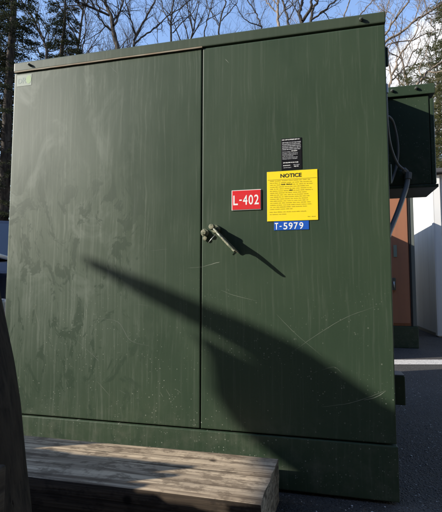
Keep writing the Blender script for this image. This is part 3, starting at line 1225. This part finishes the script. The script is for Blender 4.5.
# unseen boards added at the left, tops shaped to shade the timber
rb = random.Random(8)
x = -0.62
while x > -2.5:
    wv = rb.uniform(0.10, 0.14)
    top = min(0.94, 0.70 + max(0.0, -1.0 - x) * 0.95) + rb.uniform(-0.02, 0.02)
    if -2.42 < x < -2.05: top = 1.10 + rb.uniform(-0.02, 0.02)
    b = MB()
    b.poly_extrude([(x - wv, 0.03), (x, 0.03), (x, top - rb.uniform(0, .015)), (x - wv, top - rb.uniform(0, .015))], -1.02, -1.00, M['board'], 0.002)
    local(fe, b, 'board')
    x -= wv + 0.004
for zc in (0.22, 0.60):
    b = MB()
    b.box(-2.6, -0.34, -1.065, -1.023, zc - 0.045, zc + 0.045, M['board'], 0.004)
    local(fe, b, 'rail')
b = MB()
b.box(-2.66, -2.55, -1.10, -0.99, 0, 1.0, M['board'], 0.006)
local(fe, b, 'post')
# offcut by the post
blk = on(10, 478, 1, -1.02)
blr = on(23, 500, 1, -1.02)
b = MB()
b.box(-0.95, blr.x, -1.12, -1.07, 0.0, on(10, 478, 1, -1.12).z, M['board'], 0.006)
o = b.build('timber_offcut')
tag(o, 'dark timber offcut standing on edge against the leaning fence post', 'timber')

# ------------------------------------------------------------------ trees


def tubes_to_mesh(name, polys, mt, parent, base):
    V, Fc = [], []
    for pts, rad in polys:
        n = 7 if rad[0] > 0.06 else (5 if rad[0] > 0.02 else 3)
        st = len(V)
        u = None
        m_ = len(pts)
        for i, p in enumerate(pts):
            d = (pts[min(i + 1, m_ - 1)] - pts[max(i - 1, 0)])
            if d.length < 1e-6: d = Vector((0, 0, 1))
            d = d.normalized()
            if u is None:
                u, v = frame_for(d)
            else:
                u = (u - d * u.dot(d))
                u = u.normalized() if u.length > 1e-5 else frame_for(d)[0]
                v = d.cross(u)
            for k in range(n):
                a = 2 * math.pi * k / n
                V.append(p - base + (u * math.cos(a) + v * math.sin(a)) * rad[i])
        for i in range(m_ - 1):
            for k in range(n):
                a = st + i * n + k
                c = st + i * n + (k + 1) % n
                Fc.append((a, c, c + n, a + n))
    me = D.meshes.new(name)
    me.from_pydata([tuple(v) for v in V], [], Fc)
    me.materials.append(mt)
    for p in me.polygons: p.use_smooth = True
    o = D.objects.new(name, me)
    COL.objects.link(o)
    o.parent = parent
    return o


def twig_out(polys, rng, pts, rad, depth, density, reach, up=0.35):
    """side shoots along a limb"""
    L = sum((b_ - a).length for a, b_ in zip(pts, pts[1:]))
    n = max(1, int(L * density * rng.uniform(0.8, 1.2)))
    for _ in range(n):
        t = rng.uniform(0.12, 1.0) * (len(pts) - 1)
        i = min(int(t), len(pts) - 2)
        fr = t - i
        p = pts[i].lerp(pts[i + 1], fr)
        r = rad[i] * (1 - fr) + rad[i + 1] * fr
        d = (pts[i + 1] - pts[i]).normalized()
        side = Vector((rng.gauss(0, 1), rng.gauss(0, 1), rng.gauss(0, 1)))
        side = (side - d * side.dot(d)).normalized()
        dr_ = (d * rng.uniform(0.5, 1.0) + side * rng.uniform(0.6, 1.0) + Vector((0, 0, up))).normalized()
        ln = reach * rng.uniform(0.45, 1.15)
        r0 = min(r * 0.65, 0.012 * reach + 0.004)
        q = [p]
        k = 5 if depth > 1 else 4
        cur = dr_
        for s in range(k):
            cur = (cur + Vector((rng.gauss(0, 1), rng.gauss(0, 1), rng.gauss(0, 1))) * 0.17 + Vector((0, 0, 0.07))).normalized()
            q.append(q[-1] + cur * (ln / k))
        rr = [max(0.0045, r0 * (1 - 0.8 * s / k)) for s in range(k + 1)]
        polys.append((q, rr))
        if depth > 1:
            twig_out(polys, rng, q, rr, depth - 1, density * 1.7, reach * 0.48, up * 0.7)


def traced_tree(limbs, dist, mt, label, group, seed, name='bare_tree', depth=3, dens=1.9, reach=1.8, trunk_r=0.2):
    """limbs: list of (pixel polyline, r0, r1, depth offset at tip); the first limb is the stem and runs on to the ground"""
    rng = random.Random(seed)
    polys_t, polys_c = [], []
    first = limbs[0]
    st = at_dist(first[0][0][0], first[0][0][1], dist)
    base = Vector((st.x + rng.uniform(-0.3, 0.3), st.y + rng.uniform(-0.3, 0.3), 0))
    root = empty(name, base, label, 'tree', group)
    for li, (pl, r0, r1, off) in enumerate(limbs):
        pts = []
        for i, (px, py) in enumerate(pl):
            t = i / (len(pl) - 1)
            pts.append(at_dist(px, py, dist + off * t))
        # extend beyond the frame
        d = (pts[-1] - pts[-2]).normalized()
        ext = 2.2 if pl[-1][1] < 3 else 0.9
        pts.append(pts[-1] + d * ext * 0.5 + Vector((rng.gauss(0, .15), rng.gauss(0, .15), .1)))
        pts.append(pts[-1] + d * ext * 0.5 + Vector((rng.gauss(0, .25), rng.gauss(0, .25), .2)))
        pts = bez(pts, 4)
        m_ = len(pts)
        pts = [p + Vector((rng.gauss(0, 1), rng.gauss(0, 1), rng.gauss(0, 1))) * 0.02 for p in pts]
        r0, r1 = r0 * 0.85, r1 * 0.85
        rad = [r0 + (r1 * 0.6 - r0) * i / (m_ - 1) for i in range(m_)]
        rad = [max(0.006, x) for x in rad]
        if li == 0:
            low = bez([base, base.lerp(pts[0], 0.35) + Vector((rng.gauss(0, .12), rng.gauss(0, .12), 0)), base.lerp(pts[0], 0.7) + Vector((rng.gauss(0, .1), rng.gauss(0, .1), 0)), pts[0]], 5)
            lr = [trunk_r + (r0 - trunk_r) * i / (len(low) - 1) for i in range(len(low))]
            polys_t.append((low + pts[1:], lr + rad[1:]))
        else:
            polys_c.append((pts, rad))
        twig_out(polys_c, rng, pts, rad, depth, dens, reach)
    tubes_to_mesh('trunk', polys_t, mt, root, base)
    tubes_to_mesh('crown', polys_c, mt, root, base)
    return root


GB = 'bare trees behind the cabinets'
bd_ = M['bark_dark']
traced_tree([([(118.5, 49), (112.8, 30.5), (111.7, 18.3), (106.6, 6.1), (104, -6)], .115, .07, .4),
             ([(111.7, 30.5), (106, 26), (101.6, 21.4)], .05, .03, -.4),
             ([(108.7, 15.3), (92.4, 8.1), (84, 3.5), (74, -1)], .055, .03, -.8),
             ([(113.8, 26.5), (118.9, 14.3), (123, -1)], .06, .035, .6),
             ([(100.5, 11.2), (98, 5), (95.5, -2)], .04, .025, -.5)], 17, bd_,
            'bare dark tree with the thickest forked trunk, above the left door', GB, 1)
traced_tree([([(134, 47), (136, 36.7), (145.3, 18.3), (153.5, 4), (157, -4)], .07, .04, .5),
             ([(136, 34.6), (131, 20), (127, 6), (125, -3)], .045, .025, -.6),
             ([(135, 42), (147.4, 33.6), (159.6, 24.4), (164, 19), (179, 9), (188, 2)], .05, .02, .9)], 19, bd_,
            'slender bare tree just right of the thick forked one, limbs leaning right', GB, 2)
traced_tree([([(47, 52), (43, 39), (31, 16), (20, -1)], .06, .035, .4),
             ([(43, 39), (38, 20), (32, 4), (30, -2)], .03, .02, .5),
             ([(36, 26), (26, 24), (14, 31), (6, 34)], .03, .012, -.4)], 18, bd_,
            'dark bare tree leaning left between the two hemlocks', GB, 21)
traced_tree([([(80, 54), (76, 38), (68, 22), (66, 6), (62, -3)], .04, .025, .4),
             ([(82, 52), (86, 30), (85, 12), (88, -2)], .035, .02, .3),
             ([(77, 42), (84, 34), (92, 30)], .02, .01, .3)], 20, bd_,
            'thin dark bare tree with wavy stems right of the hemlocks', GB, 22)
traced_tree([([(170.4, 42), (171.5, 20.4), (172.6, 8), (174, -4)], .06, .04, .3),
             ([(172.6, 34), (182, 23), (193, 12.4), (197, 4)], .035, .018, -.5),
             ([(171, 26), (164, 12), (161, -2)], .035, .02, .5)], 20, bd_,
            'straight slim bare tree left of the door gap', GB, 3)
traced_tree([([(204, 36), (206.6, 20.4), (211, 8), (213, -4)], .04, .025, .3),
             ([(206.6, 20.4), (218, 13.6), (226, 7)], .025, .012, .4)], 21, bd_,
            'thin bare sapling directly above the door gap', GB, 4, reach=1.5)
traced_tree([([(218.5, 36), (220, 22.6), (224.7, 4.5), (226, -4)], .05, .03, .2),
             ([(219.5, 27), (212, 14), (207, 2)], .03, .015, .4),
             ([(221, 20), (231, 10), (238, -1)], .03, .015, -.5)], 18.5, bd_,
            'thin bare tree just right of the door gap with a narrow fork', GB, 5, reach=1.5)
traced_tree([([(262, 30), (259, 20), (253.6, 9), (246, -2)], .04, .025, .3),
             ([(261.5, 27), (249.5, 22.6), (240.5, 13.6), (236, 6)], .03, .012, -.5)], 18, bd_,
            'thin bare tree leaning left above the black label', GB, 6)
traced_tree([([(278.5, 28), (278, 12), (277, -3)], .075, .05, .2),
             ([(279, 15), (270, 6), (264, -2)], .035, .02, .5)], 17, M['bark_sunlit'],
            'bare tree with an upright tan trunk above the yellow notice', GB, 7)
traced_tree([([(288.6, 26), (286, 11), (281, -2)], .065, .04, .5),
             ([(288, 20), (294, 10), (297, -2)], .03, .02, .5)], 18, bd_,
            'bare dark tree right beside the tan trunk', GB, 8)
traced_tree([([(302, 24), (300, 13.6), (301.5, 5), (303, -3)], .08, .06, .2),
             ([(302, 22), (309, 11), (312.5, -2)], .075, .05, -.3)], 15.5, bd_,
            'bare dark tree with two thick stems in a narrow U fork', GB, 9)
traced_tree([([(310.6, 23), (313.5, 9), (319, -3)], .07, .05, .3),
             ([(312, 20), (324, 10), (338, -1)], .045, .03, -.4)], 16.5, bd_,
            'bare dark tree right of the U forked one with one limb leaning far right', GB, 10)
traced_tree([([(342, 22), (345, 14), (351, -2)], .04, .03, .3),
             ([(358, 17), (366, 8), (376, -1)], .035, .02, -.3)], 19, M['bark_sunlit'],
            'slim tan bare tree near the right end of the cabinet lid', GB, 11)
bt = M['bark_sunlit']
traced_tree([([(376, 60), (384.5, 41.8), (403.5, 30.4), (418.7, 17.7), (434, 8), (446, -2)], .055, .025, .4),
             ([(377, 50), (392, 24), (404, 8), (410, -3)], .04, .02, -.5),
             ([(379, 52), (392, 43), (412, 40), (432, 31)], .03, .012, .5),
             ([(376, 55), (384, 20), (388, 2)], .03, .015, .5)], 14, bt,
            'tan bare tree with limbs sweeping right beside the cabinet corner', GB, 12, dens=1.7, reach=1.5)
traced_tree([([(388, 100), (391, 80), (397, 61), (405, 48), (414, 37)], .045, .018, .4),
             ([(392, 80), (404, 70), (412, 54), (420, 44)], .03, .012, .4),
             ([(391, 84), (389, 62), (390, 45)], .025, .012, -.4)], 13, bt,
            'small tan bare tree rising over the left of the small box', GB, 13, dens=1.8, reach=1.2, trunk_r=.09)
traced_tree([([(412, 95), (416, 87), (424, 76), (432, 68), (443, 60)], .06, .03, .4),
             ([(419, 82), (421, 66), (427, 50)], .025, .012, .4),
             ([(428, 72), (440, 72), (450, 66)], .025, .012, -.3)], 15, bt,
            'tan bare tree with a thick limb leaning right over the small box', GB, 14, dens=1.7, reach=1.3, trunk_r=.12)


def conifer(root, h, R, mt, bark_, seed, first=0.12, droop=0.25, card=(0.16, 0.045), spacing=0.32, dense=1.0, rise=0.0):
    rng = random.Random(seed)
    polys = []
    V, Fc = [], []
    ax = [Vector((0.06 * math.sin(i * 0.9 + seed), 0.06 * math.cos(i * 1.3 + seed), h * i / 12)) for i in range(13)]
    rad = [(0.013 if rise == 0 else 0.008) * h * (1 - i / 12) + 0.012 for i in range(13)]

    def leaf(p, d):
        up = Vector((rng.gauss(0, .6), rng.gauss(0, .6), 1)).normalized()
        s = d.cross(up)
        if s.length < 1e-3: return
        s.normalize()
        L = card[0] * rng.uniform(0.6, 1.3)
        w_ = card[1] * rng.uniform(0.6, 1.3)
        i = len(V)
        V.extend((p - s * w_ * 0.3, p + d * L * 0.45 - s * w_, p + d * L, p + d * L * 0.45 + s * w_))
        Fc.append((i, i + 1, i + 2, i + 3))
    z = h * first
    while z < h * 0.985:
        t = (z - h * first) / (h * (1 - first))
        prof = (1 - t) ** 0.8 * min(1, 0.35 + t * 4)
        nb = 5 if t < 0.8 else 4
        a0 = rng.uniform(0, 6.28)
        for kb_ in range(nb):
            if rng.random() < 0.14: continue
            a = a0 + kb_ * 2 * math.pi / nb + rng.gauss(0, 0.25)
            Lb = R * prof * rng.uniform(0.55, 1.15) + 0.15
            d = Vector((math.cos(a), math.sin(a), rise + rng.gauss(0, 0.1))).normalized()
            n = 6
            pts = [Vector((0, 0, z + rng.uniform(-.1, .1)))]
            for s in range(n):
                d = (d + Vector((0, 0, -droop / n * (1.2 if s < 4 else 0.2))) + Vector((rng.gauss(0, .06), rng.gauss(0, .06), rng.gauss(0, .04)))).normalized()
                pts.append(pts[-1] + d * Lb / n)
            polys.append((pts, [max(0.005, 0.011 * Lb * (1 - s / n)) for s in range(n + 1)]))
            # side sprays
            ns = int(Lb * 9 * dense) + 3
            for s in range(ns):
                tt = (0.18 + 0.82 * rng.random()) * n
                i = min(int(tt), n - 1)
                p = pts[i].lerp(pts[i + 1], tt - i)
                dm = (pts[i + 1] - pts[i]).normalized()
                sd_ = Vector((-dm.y, dm.x, 0)).normalized() * (1 if rng.random() < .5 else -1)
                ds = (dm * rng.uniform(.5, 1) + sd_ * rng.uniform(.5, 1) + Vector((0, 0, rng.gauss(-0.1, .2)))).normalized()
                Ls = (0.16 + 0.26 * Lb * (1 - tt / n)) * rng.uniform(.6, 1.2)
                nl = int(Ls / 0.045 * dense) + 3
                for q in range(nl):
                    f = q / nl
                    pp = p + ds * Ls * f + Vector((rng.gauss(0, .015), rng.gauss(0, .015), -0.1 * f * f * Ls + rng.gauss(0, .02)))
                    sd2 = ds.cross(Vector((0, 0, 1))).normalized() * (1 if q % 2 else -1)
                    leaf(pp, (ds * 0.8 + sd2 * 0.7 + Vector((0, 0, rng.gauss(-0.1, .25)))).normalized())
        z += spacing * rng.uniform(0.7, 1.3) * (1.1 - 0.4 * t)
    tubes_to_mesh('trunk', [(ax, rad)] + polys, bark_, root, Vector((0, 0, 0)))
    me = D.meshes.new('crown')
    me.from_pydata([tuple(v) for v in V], [], Fc)
    me.materials.append(mt)
    o = D.objects.new('crown', me)
    COL.objects.link(o)
    o.parent = root
    return root


def copy_thing(src, name, loc, rz, sc, label):
    r = src.copy()
    COL.objects.link(r)
    r.name = name
    r.location = loc
    r.rotation_euler = (0, 0, rz)
    r.scale = sc
    r['label'] = label
    for ch in list(src.children):
        c = ch.copy()
        COL.objects.link(c)
        c.parent = r
    return r


GE = 'dark evergreens behind the cabinet'
p = at_dist(8, 100, 14.5); p.z = 0
h1 = empty('hemlock_tree', p, 'tall dark hemlock at the left edge with its straight trunk showing', 'tree', GE)
conifer(h1, 16, 2.0, M['hemlock'], M['bark_dark'], 21, 0.08, 0.35, (0.075, 0.014), 0.34, 2.2)
p = at_dist(63, 30, 19); p.z = 0
copy_thing(h1, 'hemlock_tree', p, 2.1, (1.35, 1.35, 0.92), 'dark hemlock between the left edge one and the thick forked bare tree')
p = at_dist(-14, 100, 16); p.z = 0
copy_thing(h1, 'hemlock_tree', p, 4.0, (1.25, 1.25, 0.9), 'dark hemlock at the outer left edge, half cut by the frame')
p = at_dist(36, 60, 21); p.z = 0
copy_thing(h1, 'hemlock_tree', p, 0.8, (1.0, 1.0, 0.70), 'shorter brownish hemlock low between the two tall ones')
p = at_dist(196, 30, 23); p.z = 0
copy_thing(h1, 'hemlock_tree', p, 5.2, (0.8, 0.8, 0.86), 'evergreen whose tip alone shows over the lid near the door gap')
GP = 'sunlit pines at the right'
p = at_dist(452, 80, 16.5); p.z = 0
p1_ = empty('pine_tree', p, 'sunlit yellow green pine behind the right of the small box', 'tree', GP)
conifer(p1_, 12.5, 2.9, M['pine'], M['bark_sunlit'], 5, 0.10, 0.05, (0.12, 0.012), 0.45, 1.9, 0.25)
p = at_dist(405, 90, 20); p.z = 0
copy_thing(p1_, 'pine_tree', p, 1.3, (1.0, 1.0, 0.86), 'sunlit pine low over the left of the small box')
p = at_dist(470, 90, 18); p.z = 0
copy_thing(p1_, 'pine_tree', p, 3.3, (1.3, 1.3, 1.1), 'sunlit pine at the right edge of the picture above the white shed')
p = at_dist(455, 90, 27); p.z = 0
copy_thing(p1_, 'pine_tree', p, 4.4, (1.5, 1.5, 1.15), 'farther sunlit pine behind the others at the right')

# farther leafless trees whose fine tops make the twig haze along the lid


def leafless(root, h, seed, mt):
    rng = random.Random(seed)
    P = [Vector((0, 0, 0))]
    d = Vector((0, 0, 1))
    for i in range(10):
        d = (d + Vector((rng.gauss(0, .07), rng.gauss(0, .07), 0.1))).normalized()
        P.append(P[-1] + d * h / 10)
    R_ = [0.013 * h * (1 - i / 10.5) + 0.006 for i in range(11)]
    tubes_to_mesh('trunk', [(P, R_)], mt, root, Vector((0, 0, 0)))
    polys = []
    for i in range(22):
        t = rng.uniform(3.2, 9.8)
        k = int(t)
        p = P[k].lerp(P[min(k + 1, 10)], t - k)
        a = rng.uniform(0, 6.28)
        dr_ = Vector((math.cos(a), math.sin(a), rng.uniform(0.7, 1.6))).normalized()
        L_ = h * 0.34 * (1.15 - t / 11) + 0.6
        q = [p]
        for s_ in range(7):
            dr_ = (dr_ + Vector((rng.gauss(0, .13), rng.gauss(0, .13), 0.05 + rng.gauss(0, .1)))).normalized()
            q.append(q[-1] + dr_ * L_ / 7)
        r0 = 0.011 * L_ + 0.006
        rr = [max(0.006, r0 * (1 - s_ / 8)) for s_ in range(8)]
        polys.append((q, rr))
        twig_out(polys, rng, q, rr, 2, 2.6, 1.6, 0.3)
    tubes_to_mesh('crown', polys, mt, root, Vector((0, 0, 0)))


GF = 'far leafless trees making a haze of twigs'
FL = 'far leafless tree among the thin ones making a haze of twigs'
srcs = []
for sd_, mt_ in ((31, M['bark_dark']), (32, M['bark_sunlit'])):
    srcs.append((sd_, mt_))
far = [(30, 24), (50, 29), (84, 27), (98, 33), (128, 26), (152, 30), (164, 25), (190, 31), (214, 27), (236, 33), (250, 25), (270, 28), (294, 31), (318, 26), (332, 30), (354, 25), (368, 30), (396, 24), (424, 28)]
protos = []
for i, (px, dist) in enumerate(far):
    p = at_dist(px, 40, dist); p.z = 0
    if i < 2:
        r_ = empty('leafless_tree', p, FL, 'tree', GF)
        leafless(r_, 17, 31 + i, M['bark_dark'] if i == 0 else M['bark_sunlit'])
        protos.append(r_)
    else:
        sc_ = random.Random(i).uniform(0.85, 1.15)
        copy_thing(protos[i % 2] if px > 240 else protos[0], 'leafless_tree', p, i * 1.7, (sc_, sc_, dist / 24 * random.Random(i + 50).uniform(.82, 1.0)), FL)
for i, (x, y) in enumerate(((-16, 9), (-20, 14), (-24, 10), (-27, 16), (-21, 5), (-30, 8), (-13, 14))):
    copy_thing(protos[i % 2], 'leafless_tree', (x, y, 0), i * 1.3, (1, 1, 0.9), FL)
# unseen hemlocks added behind the photographer to take half the sky from the doors
row = [(-7.5, -10, 1.7), (-5, -9, 1.8), (-2.5, -10, 1.7), (0, -9, 1.8), (2.5, -10, 1.7), (5, -9, 1.8), (7.5, -8, 1.7), (9.5, -6, 1.7), (11, -3.5, 1.7), (12, -1, 1.6),
       (-6, -13, 2.0), (-3, -12.5, 2.1), (-1, -13, 2.0), (1.5, -13, 2.1), (4, -13, 2.0), (7, -12, 2.1), (10, -10, 2.0), (13, -7, 2.0)]
for i, (x, y, sc_) in enumerate(row):
    copy_thing(h1, 'hemlock_tree', (x, y, 0), i * 1.1, (sc_, sc_, 0.95), 'unseen dark hemlock added behind the photographer to block sky light')['group'] = 'hemlocks added behind the photographer to block sky'

# made-up leaning forked tree, out of the frame, shaped to throw the long door shadow


def cast(x, z, t):
    q = Vector((x, 0, z)) - SUN * t
    return q


def ctube(b, pts, rad, mt):
    P = bez(pts, 6)
    n = len(pts)
    R_ = []
    for i in range(len(P)):
        t = i / 6
        k = min(int(t), n - 2)
        R_.append(rad[k] + (rad[k + 1] - rad[k]) * (t - k))
    b.tube(P, R_, mt, 14)


sn_base = Vector((1.0, -3.0, 0))
sn = empty('shadow_caster_tree', sn_base, 'made-up leaning forked dead tree behind the photographer, shaped to throw the long shadow', 'tree')
K = 1.5
b = MB()
ctube(b, [sn_base, sn_base.lerp(cast(1.05, 0.06, 4.5 + K), 0.5) + Vector((0, -0.05, 0.02)), cast(1.05, 0.06, 4.5 + K), cast(0.72, 0.225, 4.35 + K)], [0.25, 0.23, 0.21, 0.175], M['bark_snag'])
local(sn, b, 'trunk')
b = MB()
ctube(b, [cast(0.82, 0.22, 4.4 + K), cast(0.60, 0.45, 4.3 + K), cast(0.35, 0.600, 4.2 + K), cast(0.10, 0.715, 4.1 + K), cast(-0.15, 0.825, 4.0 + K), cast(-0.44, 0.95, 3.9 + K)], [0.15, 0.094, 0.070, 0.052, 0.041, 0.020], M['bark_snag'])
local(sn, b, 'branch')
b = MB()
ctube(b, [cast(0.90, 0.10, 4.45 + K), cast(0.66, 0.19, 4.3 + K), cast(0.47, 0.295, 4.2 + K), cast(0.34, 0.42, 4.15 + K), cast(0.22, 0.525, 4.1 + K), cast(0.10, 0.62, 4.0 + K)], [0.17, 0.17, 0.155, 0.10, 0.050, 0.012], M['bark_snag'])
local(sn, b, 'branch')

# ------------------------------------------------------------------ pickup truck glimpsed at the left edge
tp = at_dist(-13, 250, 8.3)
tk = empty('pickup_truck', (tp.x, tp.y, 0), 'dark navy pickup truck glimpsed beyond the left edge of the cabinet', 'pickup truck', None, math.radians(-62))
b = MB()   # local axes: +x is the front
prof = [(-2.6, 0.55), (-2.6, 1.22), (-0.75, 1.22), (-0.70, 1.25), (0.95, 1.25), (2.35, 1.14), (2.55, 1.0), (2.6, 0.55), (2.1, 0.45), (-2.2, 0.45)]
b.poly_extrude(prof, -0.93, 0.93, M['truck_paint'], 0.05)
b.build('body', tk)
b = MB()
b.poly_extrude([(-0.75, 1.24), (-0.62, 1.95), (0.15, 1.98), (0.92, 1.24)], -0.80, 0.80, M['truck_paint'], 0.06)
b.build('cab', tk)
b = MB()
b.poly_extrude([(0.205, 1.90), (0.865, 1.27), (0.885, 1.285), (0.225, 1.92)], -0.70, 0.70, M['glass'], 0.004)
b.build('windshield', tk)
for s in (-1, 1):
    b = MB()
    y = s * 0.803
    b.poly_extrude([(-0.58, 1.32), (-0.50, 1.85), (0.10, 1.87), (0.66, 1.32)], y - 0.006, y + 0.006, M['glass'], 0.002)
    b.build('side_window', tk)
    b = MB()
    b.box(2.50, 2.60, s * 0.62 - 0.18, s * 0.62 + 0.18, 0.82, 1.02, M['lamp_glass'], 0.03)
    b.build('headlight', tk)
    b = MB()
    b.box(0.62, 0.74, s * 1.02 - 0.12, s * 1.02 + 0.12, 1.22, 1.44, M['truck_grey'], 0.03)
    b.box(0.66, 0.70, s * 0.86 - 0.06, s * 0.86 + 0.06, 1.27, 1.31, M['truck_grey'], 0.004)
    b.build('wing_mirror', tk)
    for x in (-1.65, 1.7):
        b = MB()
        b.cyl((x, s * 0.70, 0.40), (x, s * 0.965, 0.40), 0.40, 0.40, M['rubber'], 28, 0.04)
        wh = b.build('wheel', tk, 40)
        b = MB()
        b.cyl((x, s * 0.955, 0.40), (x, s * 0.975, 0.40), 0.23, 0.20, M['truck_grey'], 20, 0.006)
        b.build('rim', wh, 40)
b = MB()
b.box(2.56, 2.72, -0.92, 0.92, 0.48, 0.70, M['truck_grey'], 0.04)
b.build('bumper', tk)
b = MB()
b.box(2.545, 2.595, -0.40, 0.40, 0.78, 1.04, M['gap'], 0.015)
for i in range(4):
    b.box(2.575, 2.61, -0.39, 0.39, 0.81 + i * 0.06, 0.83 + i * 0.06, M['truck_grey'], 0.004)
b.build('grille', tk)
b = MB()
b.box(0.96, 2.2, -0.72, 0.72, 1.20, 1.262, M['truck_grey'], 0.02)
b.build('hood', tk)
